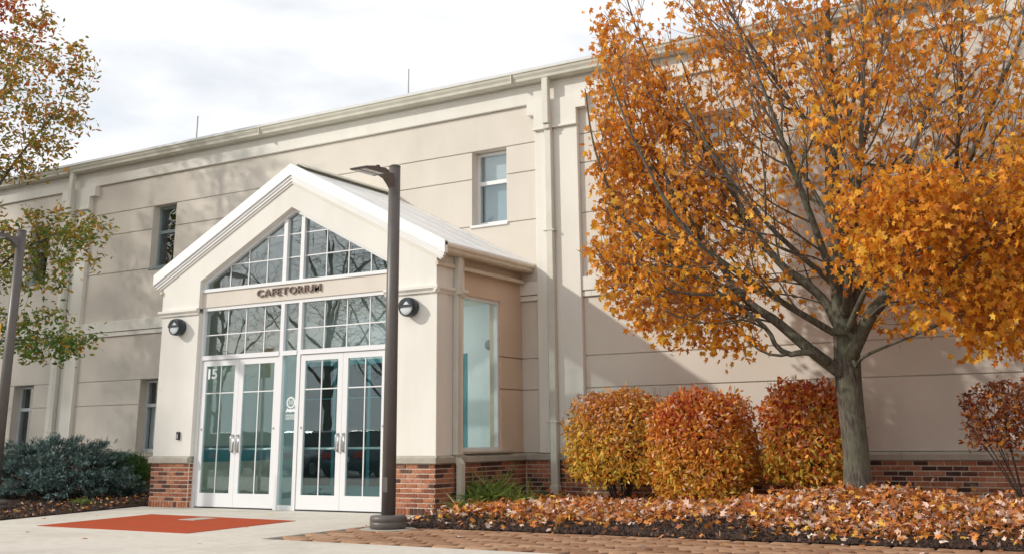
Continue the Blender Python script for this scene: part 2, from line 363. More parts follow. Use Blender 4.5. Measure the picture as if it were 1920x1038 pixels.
# scalloped pavers
pv = empty('paver_strip', (10, -5.5, 0)); pv['kind'] = 'structure'
MB().box(6.29, 24, -6.44, -4.57, -.10, -.012).build('joint_bed', 'joint_dark', pv)
def scale_mesh(wd, hg, seed):
    rr = random.Random(seed); pts = []
    n = 7
    for i in range(n+1):        # rounded lower edge
        t = math.pi*i/n; pts.append((-wd/2*math.cos(t), -hg*.55*math.sin(t)))
    pts += [(wd/2-.006, hg*.20), (wd*.26, hg*.10), (0, hg*.02+hg*.12-.03), (-wd*.26, hg*.10), (-wd/2+.006, hg*.20)]
    pts = [(x+rr.uniform(-.008, .008), y+rr.uniform(-.008, .008)) for x, y in pts]
    k = .95
    vs = [(x*k, y*k, -.03) for x, y in pts]+[(x*k, y*k, .0) for x, y in pts]+[(x*.87, y*.87, .008+rr.uniform(-.002, .003)) for x, y in pts]
    m = len(pts)
    fs = [tuple(range(2*m, 3*m))]+[(i, (i+1) % m, m+(i+1) % m, m+i) for i in range(m)]+[(m+i, m+(i+1) % m, 2*m+(i+1) % m, 2*m+i) for i in range(m)]
    return MB().add(vs, fs).mesh('paver')
sm = [scale_mesh(.40, .30, i) for i in range(5)]
for me in sm: me.materials.append(MATS['paver'])
rows = 10; n_p = 0
for j in range(rows):
    y = -4.60-.185*j-.03
    x = 6.52+(.2 if j % 2 else 0)
    while x < 17.2:
        o = link('paver', sm[random.randrange(5)], None, pv, loc=(x, y, random.uniform(-.002, .002))); o.rotation_euler.z = random.uniform(-.05, .05)
        o.scale = (1, 1.0+random.uniform(-.04, .06), 1); n_p += 1; x += .40

# ================================================================== THE BUILDING
B = empty('school_hall', (3, 0, 0), 'beige two-storey hall with gabled glass entrance, brick base and white trim', 'building')
Z_CAPB, Z_CAPT, J2, J1, SB, SM, ST, U3, U2, U1, FB, FT = .71, .825, 1.835, 2.352, 3.315, 3.407, 3.64, 4.725, 5.597, 6.11, 6.80, 7.08
D = 2.63; XS = 5.963
PIL = [(-19.24, -18.4), (-6.50, -5.63), (6.25, 7.09), (18.98, 19.82)]
bays = [(-18.4, -6.50), (-5.63, 6.25), (7.09, 18.98)]
up_win = [(-16.3, -15.57), (-7.86, -7.13), (-3.56, -2.83), (4.88, 5.61), (9.17, 9.90), (17.6, 18.33)]
lo_win = [(-16.3, -15.57), (-7.86, -7.13), (-3.56, -2.83)]
wall = MB(); panels = []
strips = [(Z_CAPT, J2, 'lo'), (J2, J1, 'lo'), (J1, SB, None), (ST, U3, None), (U3, U2, 'up'), (U2, U1, 'up'), (U1, FB, None)]
for (a, c) in bays:
    for (z0, z1, wset) in strips:
        cuts = [a]
        for (p, q) in sorted({'lo': lo_win, 'up': up_win, None: []}[wset]):
            if a < p < c: cuts += [p, q]
        cuts.append(c)
        for k in range(0, len(cuts), 2): panels.append((cuts[k], cuts[k+1], z0, z1))
for (x0, x1, z0, z1) in panels: wall.box(x0, x1, .035, .34, z0, z1)
wall.box(-20, 20, .035, .34, FB, 7.19); wall.box(-20, 20, .035, .34, 0, Z_CAPT)
for (a, c) in bays: wall.box(a, c, .035, .34, SB, ST)
for (a, c) in PIL: wall.box(a, c, .035, .34, Z_CAPT, FB)
wall.box(-20.0, -19.24, .035, .34, Z_CAPT, FB); wall.box(19.82, 20, .035, .34, Z_CAPT, FB)
wall.box(-20, -19.66, .341, 14, 0, 7.2); wall.box(19.66, 20, .341, 14, 0, 7.2); wall.box(-19.6, 19.6, 13.7, 14, 0, 7.2)
W = wall.build('wall', 'stucco_beige', B)
for (x0, x1, z0, z1) in panels:
    g0 = .0075
    MB().cbox(x0+(.0 if x0 in (a for a, c in bays) else 0), x1, .010, .0345, z0+g0, z1-g0, .006).build('panel', 'stucco_beige', W)
rm = MB(); rm.box(-19.6, 19.6, 5.0, 5.1, 0, 7.1); rm.box(-19.6, 19.6, .36, 5, 3.42, 3.6); rm.box(-19.6, 19.6, .36, 5, 6.9, 7.1); rm.box(-19.6, 19.6, .36, 5, -.05, .02)
for x in (-10, -.2, 6.2, 8.3, 12): rm.box(x-.05, x+.05, .36, 4.9, .03, 6.85)
rm.build('room_interior', 'room_dark', B)
# string courses
for (a, c) in bays:
    o = MB().cbox(a, c, -.045, .03, SM+.006, ST, .008).build('string_course', 'stucco_light', B)
    MB().cbox(a, c, -.030, .03, SB, SM-.006, .006).build('lower_fillet', 'stucco_light', o)
# frieze, soffit, gutter, roof edge
fz = MB().cbox(-20, 20, -.05, .03, FB, 7.19, .008).build('frieze', 'stucco_light', B)
MB().box(-20, 20, -.065, -.051, 7.10, 7.13).build('frieze_moulding', 'stucco_light', fz)
MB().box(-20.3, 20.3, -.10, .33, 7.195, 7.21).build('soffit', 'gutter_metal', B)
gt = MB().prism([(y_+.2, z_+.075) for y_, z_ in [(-.30, 7.085), (-.43, 7.085), (-.455, 7.105), (-.46, 7.15), (-.485, 7.195), (-.492, 7.235), (-.51, 7.245), (-.51, 7.262), (-.30, 7.262)]], 'x', -20.4, 20.4).build('gutter', 'gutter_metal', B)
for x in np.arange(-18.5, 19, 6.1): MB().box(x, x+.02, -.313, -.11, 7.156, 7.339).build('gutter_seam', 'gutter_metal', gt)
rf = MB().prism([(-.20, 7.338), (-.12, 7.455), (.0, 7.48), (.35, 7.56), (14, 7.68), (14, 7.24), (-.09, 7.24), (-.11, 7.338)], 'x', -20.35, 20.35).build('roof', 'roof_grey', B)
for x in (-2.40, 3.38, -12, 11.2):
    MB().tube([(x, .05, 7.46), (x, .05, 8.02)], .014, 6).build('lightning_rod', 'plastic_grey', B)
# pilasters with stepped heads
for (a, c) in PIL:
    o = MB().cbox(a, c, -.075, .034, Z_CAPT, 6.262, .008).build('pilaster', 'stucco_light', B)
    h = MB().prism([(a, 6.265), (c, 6.265), (c, 6.57), (c+.185, 6.57), (c+.185, FB-.001), (a-.135, FB-.001), (a-.135, 6.57), (a, 6.57)], 'y', -.11, .034).build('capital', 'stucco_light', o)
    MB().cbox(a-.02, c+.02, -.135, -.112, 6.27, 6.31, .006).build('capital_fillet', 'stucco_light', o)
    dx = (a+c)/2-.17
    d = MB(); d.cbox(dx, dx+.13, -.26, -.16, 6.33, 7.17, .012); d.cbox(dx+.0, dx+.13, -.225, -.12, 6.24, 6.33, .012)
    d.cbox(dx, dx+.13, -.182, -.082, .30, 6.26, .012)
    d.cbox(dx-.012, dx+.142, -.20, -.07, .10, .33, .012)
    dn = d.build('downspout', 'downspout_paint', B)
    for z in (4.45, 1.30): MB().cbox(dx-.05, dx+.16, -.19, -.076, z, z+.022, .004).build('strap', 'downspout_paint', dn)
# stone cap on the brick base
def cap(x0, x1, axis, face, z0=Z_CAPB, z1=Z_CAPT, step=1.83, depth=.12):
    n = max(1, round((x1-x0)/step)); st = (x1-x0)/n
    for i in range(n):
        a, c = x0+i*st+.003, x0+(i+1)*st-.003
        prof = [(0, 0), (-.045, .006), (-.05, .012), (-.05, .082), (-.012, .112), (depth*.3, .113), (depth*.3, 0)]
        if axis == 'x': MB().prism([(face+p, z0+q) for p, q in prof], 'x', a, c).build('coping_stone', 'limestone', PLN)
        else:
            MB().prism([(face-p, z0+q) for p, q in prof], 'y', a, c).build('coping_stone', 'limestone', PLN)
pm = MB(); pm.box(-19.9, .02, -.019, .03, -.05, Z_CAPB); pm.box(XS-.02, 19.9, -.019, .03, -.05, Z_CAPB)
pm.box(.008, .93-.008, -D+.008, -2.30, -.05, Z_CAPB); pm.box(5.04+.008, XS-.008, -D+.008, -2.2, -.05, Z_CAPB); pm.box(5.5, XS-.008, -2.2, -.0195, -.05, Z_CAPB); pm.box(.008, .4, -2.3, -.0195, -.05, Z_CAPB)
PLN = pm.build('brick_plinth', 'mortar', B)
cap(-19.9, .0, 'x', -.03); cap(XS, 19.9, 'x', -.03, step=1.86)
cap(.0-.04, .92, 'x', -D+.01, step=2); cap(5.04, XS+.04, 'x', -D+.01, step=2)
cap(-2.62, -.04, 'y', XS, step=1.3)
MB().box(.02, .9, -D+.055, -2.33, Z_CAPB+.001, Z_CAPT).build('coping_core', 'limestone', PLN)
MB().box(5.06, XS-.02, -D+.055, -2.33, Z_CAPB+.001, Z_CAPT).build('coping_core', 'limestone', PLN)
# bricks
COURSE = .0677; BL = .2032
def brick_me(l, h, d=.05):
    mb = MB(); mb.cbox(-l/2, l/2, -.005, d, -h/2, h/2, .003); me = mb.mesh('brick'); me.materials.append(MATS['brick']); return me
BM = {}
def bmesh_for(l, h):
    k = (round(l, 3), round(h, 3))
    if k not in BM: BM[k] = brick_me(*k)
    return BM[k]
bricks = []     # (x, y, z, length, height, facing, score)
def px_area(x, y, z, l, h, facing):
    d = np.array([x, y, z])-CAM; dist = float(np.linalg.norm(d)); n = np.array([0, -1, 0]) if facing == 'y' else np.array([1, 0, 0])
    return l*h*abs(float(d@n))/dist**3
def lay(p0, p1, facing, face, z_from, hidden=None, z_top=Z_CAPB, rowlock=True, z0=.10):
    for k in range(9):
        z = z0+COURSE*k+COURSE/2
        if z < z_from: continue
        t = p0 - (BL/2 if k % 2 else 0)
        while t < p1-.03:
            a, c = max(t, p0), min(t+BL, p1); t += BL
            if c-a < .04: continue
            l = c-a-.015; m = (a+c)/2
            x, y = (m, face) if facing == 'y' else (face, m)
            s = px_area(x, y, z, l, .058, facing)*((.05 if hidden and hidden(x, z) else 1)); bricks.append((x, y, z, l, .0520, facing, s))
    if rowlock:
        t = p0
        while t < p1-.03:
            a, c = t, min(t+.0677, p1); t += .0677
            m = (a+c)/2; x, y = (m, face) if facing == 'y' else (face, m)
            bricks.append((x, y, .048, c-a-.013, .090, facing, px_area(x, y, .05, .058, .09, facing)*((.05 if hidden and hidden(x, .05) else 1))))
hid = lambda x, z: (7.3 < x < 10.25) or (10.3 < x < 11.4 and z > .35) or x > 13.9 or z < .17
lay(0.0, .92, 'y', -D, 0); lay(5.04, XS, 'y', -D, 0); lay(-2.619, -.03, 'x', XS, 0, None); lay(-D+.012, -D+.10, 'x', .922, 0, lambda x, z: True)
lay(XS+.012, 15.8, 'y', -.03, .12 - .08, hid, rowlock=True)
lay(-9.0, -.0, 'y', -.03, 0, lambda x, z: True)
bricks.sort(key=lambda q: -q[6])
rest = MB()
for i, (x, y, z, l, h, fc, s) in enumerate(bricks):
    jit = random.uniform(-.0025, .0025)
    if i < 300:
        o = link('brick', bmesh_for(l, h), None, PLN, loc=(x, y+(jit if fc == 'y' else 0), z)); 
        if fc == 'x': o.location.x += jit; o.rotation_euler.z = math.pi/2
    else:
        if fc == 'y': rest.cbox(x-l/2, x+l/2, y-.005, y+.05, z-h/2, z+h/2, .003)
        else: rest.cbox(x-.05, x+.005, y-l/2, y+l/2, z-h/2, z+h/2, .004)
o = rest.build('brick_courses', 'brick', PLN); o['kind'] = 'stuff'

# windows in the main wall
def make_window(x0, x1, z0, z1, frame='white_metal', bar=.37, blind_top='blind', blind_bot=None):
    y = .20; t = .05; zb = z1-(z1-z0)*bar
    f = MB(); f.box(x0, x0+t, y, y+.09, z0+.05, z1); f.box(x1-t, x1, y, y+.09, z0+.05, z1); f.box(x0+t, x1-t, y, y+.09, z1-t, z1); f.box(x0+t, x1-t, y, y+.09, z0+.05, z0+.05+t*1.5)
    f.box(x0+t, x1-t, y-.01, y+.09, zb-.035, zb+.035)
    o = f.build('window', frame, B)
    MB().box(x0+t, x1-t, y+.035, y+.043, zb+.035, z1-t).build('pane', 'glass_window', o)
    MB().box(x0+t, x1-t, y+.035, y+.043, z0+.05+t*1.5, zb-.035).build('pane', 'glass_window', o)
    MB().cbox(x0-.03 if z0 > 3 else x0, x1+.03 if z0 > 3 else x1, -.02, y+.1, z0, z0+.05, .006).build('sill', frame if z0 > 3 else 'limestone', o)
    if blind_top: MB().box(x0+t, x1-t, y+.11, y+.115, zb, z1-t).build('blind', blind_top, o)
    if blind_bot: MB().box(x0+t, x1-t, y+.125, y+.13, z0+.06, zb).build('blind', blind_bot, o)
    return o
for i, (a, c) in enumerate(up_win):
    fr = 'white_metal' if i >= 3 else 'window_green'
    make_window(a, c, 4.69, U1-.012, fr, .40, 'blind' if i >= 3 else None, 'blind_blue' if i >= 3 else None)
for i, (a, c) in enumerate(lo_win):
    make_window(a, c, Z_CAPT-.02, J1-.012, 'window_alu', .34, None, 'blind' if i == 2 else None)

# ------------------------------------------------------------------ entrance porch
YF = -D; RS = .512; XC = XS/2; AP = 5.565
OPL, OPR, OPS, OPA = .92, 5.043, 3.77, 4.85
def roofz(x): return AP-RS*abs(x-XC)
# gable wall with its opening
gw = MB()
zt = lambda x: roofz(x)-.10
out_l = [(0, 3.30), (OPL, 3.30), (OPL, OPS), (XC, OPA), (XC, zt(XC)), (0, zt(0))]
gw.prism(out_l, 'y', YF, YF+.28); gw.prism([(XS-x if x != XC else XC, z) for x, z in out_l][::-1], 'y', YF, YF+.28)
gwall = gw.build('gable_wall', 'stucco_cream', B)
for (a, c) in ((0, OPL), (OPR, XS)):
    o = MB().cbox(a, c, YF+.02, YF+.30, Z_CAPT-.004, 3.22, .006).build('pier', 'stucco_cream', B)
    prof = [(.02, 3.195), (-.012, 3.20), (-.018, 3.225), (-.055, 3.262), (-.055, 3.30), (.02, 3.312)]
    im = MB().prism([(YF+p, z) for p, z in prof], 'x', a-.05, c-(.0 if a == 0 else -.05)).build('impost', 'stucco_cream', o)
# side walls of the porch
o = MB().cbox(5.66, XS-.02, -D+.301, -1.86, Z_CAPT-.004, 3.22, .006).build('corner_pier', 'stucco_cream', B)
MB().cbox(5.66, XS, -D+.281, -1.86, 3.30, 3.965, .006).build('corner_block', 'stucco_cream', o)
prof = [(-.02, 3.195), (.012, 3.20), (.018, 3.225), (.055, 3.262), (.055, 3.30), (-.02, 3.312)]
MB().prism([(XS+p, z) for p, z in prof], 'y', -D-.05, -1.83).build('impost', 'stucco_cream', o)
XB = XS-.07
sw = MB(); WY0, WY1, WZ0, WZ1 = -1.80, -.69, .875, 3.255
sw.box(5.68, XB, -1.859, -.001, WZ1, 3.985); sw.box(5.68, XB, -1.859, WY0, Z_CAPT-.02, WZ1); sw.box(5.68, XB-.03, WY1, -.001, Z_CAPT-.02, WZ1); sw.box(5.68, XB, WY0, WY1, Z_CAPT-.02, WZ0-.0)
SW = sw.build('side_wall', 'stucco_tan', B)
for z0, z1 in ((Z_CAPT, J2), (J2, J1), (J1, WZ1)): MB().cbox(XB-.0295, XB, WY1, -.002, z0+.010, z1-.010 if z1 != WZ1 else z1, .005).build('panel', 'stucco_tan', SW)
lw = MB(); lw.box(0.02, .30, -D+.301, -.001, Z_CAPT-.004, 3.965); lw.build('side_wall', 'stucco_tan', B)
# tall side window
f = MB(); t = .055; xw = XB-.10
f.box(xw, xw+.07, WY0, WY0+t, WZ0, WZ1); f.box(xw, xw+.07, WY1-t, WY1, WZ0, WZ1); f.box(xw, xw+.07, WY0+t, WY1-t, WZ1-t, WZ1); f.box(xw, xw+.07, WY0+t, WY1-t, WZ0, WZ0+t)
SWN = f.build('side_window', 'white_metal', B)
MB().box(xw+.03, xw+.038, WY0+t, WY1-t, WZ0+t, WZ1-t).build('pane', 'glass_clear', SWN)
MB().cbox(XB-.02, XS+.055, WY0-.05, WY1+.18, Z_CAPT+.012, WZ0-.005, .006).build('sill', 'limestone', SWN)
# roof slabs, ridge, seams
RY0 = YF-.06
EXL, EXR = -.20, XS+.20
for sgn, xe in ((-1, EXL), (1, EXR)):
    poly = [(XC, AP), (xe, roofz(xe)), (xe, roofz(xe)-.05), (XC, AP-.06)]
    o = MB().prism(poly, 'y', RY0, -.001).build('porch_roof', 'roof_white', B)
    y = RY0+.02
    while y < -.02:
        a, c = XC+sgn*.16, xe-sgn*.01
        MB().prism([(a, roofz(a)+.001), (c, roofz(c)+.001), (c, roofz(c)+.005), (a, roofz(a)+.005)], 'y', y, y+.02).build('standing_seam', 'roof_white', o); y += .61
rc = MB(); rc.prism([(XC, AP+.075), (XC+.20, AP+.075-.20*RS), (XC+.20, AP+.062-.20*RS), (XC, AP+.055), (XC-.20, AP+.062-.20*RS), (XC-.20, AP+.075-.20*RS)], 'y', RY0+.16, -.001)
rc.build('ridge_cap', 'gutter_metal', B)
# raking cornice: fascia and two mouldings
def chevron(top, bot, y0, y1, ins=0):
    xl, xr = EXL+ins, EXR-ins
    mb = MB()
    mb.prism([(XC, AP-top), (xl, roofz(xl)-top), (xl, roofz(xl)-bot), (XC, AP-bot)], 'y', y0, y1)
    mb.prism([(XC, AP-top), (xr, roofz(xr)-top), (xr, roofz(xr)-bot), (XC, AP-bot)], 'y', y0, y1); return mb
fa = chevron(-.022, .17, RY0-.02, RY0+.06).build('rake_fascia', 'roof_white', B)
chevron(.172, .225, YF-.055, YF-.001, .03).build('rake_moulding', 'white_metal', fa)
chevron(.227, .275, YF-.040, YF-.0012, .06).build('rake_moulding', 'white_metal', fa)
chevron(.277, .315, YF-.022, YF-.0014, .10).build('rake_moulding', 'stucco_cream', fa)
# eave gutters and bed mould
for sgn, xe in ((-1, EXL), (1, EXR)):
    ze = roofz(xe)-.052
    pr = [(0, 0), (.02, .0), (.065, -.025), (.07, -.06), (.052, -.09), (.045, -.125), (.02, -.15), (-.08, -.15), (-.08, -.0)]
    g_ = MB().prism([(xe+sgn*(p-.06), ze+q+.045) for p, q in pr], 'y', RY0+.062, -.012).build('eave_gutter', 'gutter_porch', B)
    MB().box(min(xe-sgn*.14, xe-sgn*.19), max(xe-sgn*.14, xe-sgn*.19), RY0+.062, -.012, ze-.10, ze-.085).build('eave_soffit', 'gutter_porch', g_)
    xm = 0 if sgn < 0 else XS
    MB().box(min(xm, xm+sgn*.05), max(xm, xm+sgn*.05), YF-.04, -.08, 3.60, 3.655).build('bed_moulding', 'gutter_porch', g_)
# porch downspout
d = MB(); d.cbox(XS+.005, XS+.115, -2.18, -2.06, 3.20, 3.80, .012); d.cbox(XS-.015, XS+.075, -2.17, -2.07, .80, 3.22, .012)
d.prism([(XS-.012, .80), (XS+.075, .80), (XS+.150, .70), (XS+.150, .06), (XS+.063, .06), (XS+.063, .68)], 'y', -2.17, -2.07)
dn = d.build('downspout', 'downspout_paint', B)
MB().cbox(XS-.01, XS+.10, -2.21, -2.03, .83, .85, .004).build('strap', 'downspout_paint', dn)

# glazed front: frame, transoms, doors
YG = YF+.10
fr = MB(); FY0, FY1 = YG, YG+.11
fr.box(OPL+.002, .985, FY0, FY1, .001, 3.31); fr.box(4.978, OPR-.002, FY0, FY1, .001, 3.31); fr.box(.985, 4.978, FY0, FY1, 3.252, 3.31)
fr.box(2.752, 2.828, FY0, FY1, .001, 3.252); fr.box(3.140, 3.212, FY0, FY1, .001, 3.252)
for a, c in ((.985, 2.752), (2.828, 3.140), (3.212, 4.978)): fr.box(a, c, FY0-.012, FY1, 2.408, 2.482)
fr.box(2.828, 3.14, FY0+.01, FY1, .001, .075)
FR = fr.build('storefront_frame', 'door_white', B)
def muntin(mb, x0, x1, z0, z1, y=YG+.045): mb.box(x0, x1, y, y+.03, z0, z1)
for (a, c, vs_) in ((.985, 2.752, (1.50, 1.926, 2.351)), (2.828, 3.14, ()), (3.212, 4.978, (3.66, 4.127, 4.59))):
    MB().box(a, c, YG+.055, YG+.063, 2.482, 3.252).build('pane', 'glass_transom', FR)
    for x in vs_: MB().box(x-.009, x+.009, YG+.046, YG+.054, 2.483, 3.251).build('muntin', 'door_white', FR)
    MB().box(a, c, YG+.044, YG+.053, 2.825, 2.843).build('muntin', 'door_white', FR)
# sidelight
sl = MB().box(2.829, 3.139, YG+.055, YG+.063, .076, 2.407).build('sidelight_pane', 'glass_door', B)
# doors
def door(x0, x1, hinge_left):
    y0, y1 = YG+.012, YG+.058; zt_, zb_ = 2.400, .022; st = .098
    mb = MB(); mb.box(x0, x0+st, y0, y1, zb_, zt_); mb.box(x1-st, x1, y0, y1, zb_, zt_); mb.box(x0+st, x1-st, y0, y1, zt_-.095, zt_); mb.box(x0+st, x1-st, y0, y1, zb_, zb_+.215)
    o = mb.build('door', 'door_white', B)
    MB().box(x0+st, x1-st, y0+.022, y0+.030, zb_+.215, zt_-.095).build('pane', 'glass_door', o)
    xm = (x0+x1)/2
    MB().box(xm-.009, xm+.009, y0+.012, y0+.021, zb_+.216, zt_-.096).build('muntin', 'door_white', o)
    MB().box(x0+st+.001, x1-st-.001, y0+.010, y0+.0205, 1.842, 1.860).build('muntin', 'door_white', o)
    MB().cbox(x0+.05, x1-.05, y1+.03, y1+.07, .92, .955, .006).build('push_bar', 'steel', o)
    xh = x1-.055 if hinge_left else x0+.055
    h = MB(); h.tube([(xh, y0, 1.15), (xh, y0-.05, 1.15), (xh, y0-.06, 1.13), (xh, y0-.06, .92), (xh, y0-.05, .90), (xh, y0, .90)], .012, 8)
    h.box(xh-.02, xh+.02, y0-.006, y0, .88, 1.17)
    h.build('pull_handle', 'steel', o, True)
    xk = x0+.06 if hinge_left else x1-.06
    MB().lathe([(.018, 0), (.018, .008), (.010, .010)], (xk, y0, 1.26), (0, -1, 0), 12).build('lock', 'plastic_grey', o)
    MB().box(x0, x1, y0-.004, y1+.004, .004, .016).build('sweep', 'dark_rubber', o)
    return o
doors = [door(.990, 1.857, True), door(1.862, 2.748, False), door(3.217, 4.098, True), door(4.103, 4.974, False)]
# sign band and gable window
SBAND = MB().box(OPL+.001, OPR-.001, YG-.02, YG+.10, 3.311, 3.566).build('sign_band', 'stucco_beige', B)
gs = MB(); gs.cbox(OPL+.001, OPR-.001, YG-.045, YG+.10, 3.568, 3.628, .006); zb = 3.628
def opz(x): return OPA-(OPA-OPS)/(XC-OPL)*abs(x-XC)
# rake members
for sgn in (-1, 1):
    xe = XC+sgn*(XC-OPL-.001); gs.prism([(XC, opz(XC)-.001), (xe, opz(xe)-.001), (xe, opz(xe)-.065), (XC, opz(XC)-.065)], 'y', FY0, FY1)
    gs.box(min(xe, xe-sgn*.05), max(xe, xe-sgn*.05), FY0+.002, FY1, zb, opz(xe)-.03)
for a, c in ((2.745, 2.828), (3.128, 3.205)): gs.box(a, c, FY0-.004, FY1, zb, min(opz(a), opz(c))-.05)
GW = gs.build('gable_window', 'door_white', B)
for a, c in ((OPL+.05, 2.745), (2.828, 3.128), (3.205, OPR-.05)):
    poly = [(a, zb), (c, zb), (c, opz(c)-.06)]
    if a < XC < c: poly.append((XC, opz(XC)-.06))
    poly.append((a, opz(a)-.06))
    MB().prism(poly, 'y', YG+.055, YG+.063).build('pane', 'glass_transom', GW)
for x in (1.50, 1.926, 2.351, 3.66, 4.127, 4.59): MB().box(x-.009, x+.009, YG+.046, YG+.054, zb, opz(x)-.06).build('muntin', 'door_white', GW)
k_ = (OPA-OPS)/(XC-OPL)
for z in (4.015, 4.410):
    xl = XC-(OPA-.06-z)/k_; xr = XS-xl
    for a, c in ((xl, 2.745), (2.828, 3.128), (3.205, xr)):
        if c > a: MB().box(a, c, YG+.044, YG+.053, z, z+.018).build('muntin', 'door_white', GW)

# lettering
def glyph(ch, bold=.02):
    cu = bpy.data.curves.new('glyph', 'FONT'); cu.body = ch; cu.size = 1; cu.extrude = .5; cu.offset = bold; cu.resolution_u = 4
    ob = bpy.data.objects.new('glyph', cu); col.objects.link(ob); bpy.context.view_layer.update()
    me = bpy.data.meshes.new_from_object(ob); bpy.data.objects.remove(ob); bpy.data.curves.remove(cu)
    n = len(me.vertices); v = np.empty(n*3); me.vertices.foreach_get('co', v); v = v.reshape(n, 3)
    return me, v
def letters(text, x0, x1, z0, z1, y, depth, m, parent, gap=.12, bold=.035, name='letter'):
    gl = [glyph(c, bold) for c in text]
    ws = [v[:, 0].max()-v[:, 0].min() for _, v in gl]; tot = sum(ws)+gap*(len(ws)-1)*.6; sx = (x1-x0)/tot; x = x0; og = origin(parent)
    for (me, v), wd in zip(gl, ws):
        u = np.empty_like(v); zs = v[:, 1]; u[:, 0] = x+(v[:, 0]-v[:, 0].min())*sx-og.x
        u[:, 2] = z0+(zs-zs.min())/(zs.max()-zs.min())*(z1-z0)-og.z; u[:, 1] = y-(v[:, 2]+.5)*depth-og.y
        me.vertices.foreach_set('co', u.ravel()); me.update()
        bm = bmesh.new(); bm.from_mesh(me); bmesh.ops.recalc_face_normals(bm, faces=bm.faces[:]); bm.to_mesh(me); bm.free()
        me.materials.clear(); link(name, me, m, parent); x += (wd+gap*.6)*sx
letters('CAFETORIUM', 2.235, 3.63, 3.402, 3.520, YG-.021, .035, 'letter_bronze', SBAND, gap=.24, bold=.004)
letters('15', 1.112, 1.325, 2.09, 2.262, YG+.012+.0215, .002, 'vinyl_white', doors[0], gap=.25, bold=.03, name='numeral')
# round seal decal on the sidelight
yd = YG+.0545
dc = MB()
def ring(mb, cx, cz, r0, r1, y, n=28, a0=0, a1=2*math.pi):
    vs = []; 
    for i in range(n+1):
        t = a0+(a1-a0)*i/n; vs += [(cx+r0*math.cos(t), y, cz+r0*math.sin(t)), (cx+r1*math.cos(t), y, cz+r1*math.sin(t))]
    mb.add(vs, [(2*i, 2*i+1, 2*i+3, 2*i+2) for i in range(n)])
ring(dc, 3.0, 1.655, .072, .092, yd); ring(dc, 3.0, 1.655, .060, .065, yd)
dc.add([(2.89, yd, 1.50), (2.93, yd, 1.57), (2.965, yd, 1.545), (3.0, yd, 1.555), (3.035, yd, 1.545), (3.07, yd, 1.57), (3.11, yd, 1.50), (3.05, yd, 1.515), (3.0, yd, 1.50), (2.95, yd, 1.515)], [(0, 1, 2, 9), (2, 3, 8, 9), (3, 4, 7, 8), (4, 5, 6, 7)])
dc.build('seal_decal', 'vinyl_white', sl)
letters('50', 2.957, 3.043, 1.625, 1.69, yd+.0005, .001, 'vinyl_white', sl, gap=.2, bold=.01, name='numeral')
for z in (1.455, 1.425, 1.395): MB().box(2.90, 3.09, yd-.0005, yd, z, z+.010).build('decal_line', 'vinyl_white', sl)

# vestibule behind the glass
vb = MB(); vb.box(.301, 5.679, -2.3, -.0015, -.03, .004); VF = vb.build('vestibule_floor', 'interior_floor', B)
vw = MB(); vw.box(.3005, .312, -2.32, -.021, .005, 3.75); vw = vw.build('vestibule_wall', 'interior_tan', B); MB().box(.3125, .325, -2.30, -.03, .005, .95).build('teal_panel', 'interior_teal', vw); MB().box(.325, .345, -2.30, -.03, .95, .985).build('chair_rail', 'window_green', vw)  # teal panel added for the blue-green tone low in the door glass
vw = MB(); vw.box(5.66, 5.679, -.62, -.021, .005, 3.7); vw.box(.313, .93, -.021, -.002, .005, 3.7); vw.box(4.80, 5.659, -.021, -.002, .005, 3.7); vw.prism([(.93, 2.5), (4.80, 2.5), (4.80, 4.3), (XC, 5.3), (.93, 4.2)], 'y', -.021, -.002)
vw.build('vestibule_wall', 'interior_white', B)
idr = MB()
for x in (.931, 1.80, 2.62, 3.06, 3.92, 4.73): idr.box(x, x+.07, -.03, -.022, .005, 2.499)
for z in (.005, 2.42): idr.box(1.0, 4.73, -.029, -.0225, z, z+.075)
idr.box(1.0, 4.73, -.0285, -.0225, .2, .26); idr.box(1.0, 4.73, -.0285, -.0225, 1.80, 1.82)
idr.box(1.0, 4.73, -.0282, -.0224, .08, .199)
ID = idr.build('inner_door_frame', 'interior_teal', B)
MB().box(.93, 4.80, -.018, -.012, .006, 2.499).build('inner_pane', 'room_dark', ID)
cl = empty('added_ceiling_light', (3.6, -1.2, 3.6), 'flat lit ceiling panel added out of view to brighten the entrance vestibule', 'added ceiling light')  # unseen light panel added to brighten the vestibule
MB().cbox(2.2, 5.2, -1.55, -.85, 3.62, 3.66, .01).build('housing', 'door_white', cl)
MB().box(2.25, 5.15, -1.50, -.90, 3.610, 3.618).build('diffuser', 'lit_panel', cl)
for x in (2.6, 4.8): MB().tube([(x, -1.2, 3.66), (x, -1.2, 4.4)], .008, 6).build('hanger', 'steel', cl)
# fitting seen through the tall window: a wall-mounted speaker
sp = MB().lathe([(.085, 0), (.085, .03), (.05, .07), (.03, .075)], (5.26, -.0215, 2.62), (0, -1, 0), 16)
tag(sp.build('wall_speaker', 'plastic_grey', smooth=False), 'small round grey fitting on the inner wall seen through the tall side window', 'speaker')

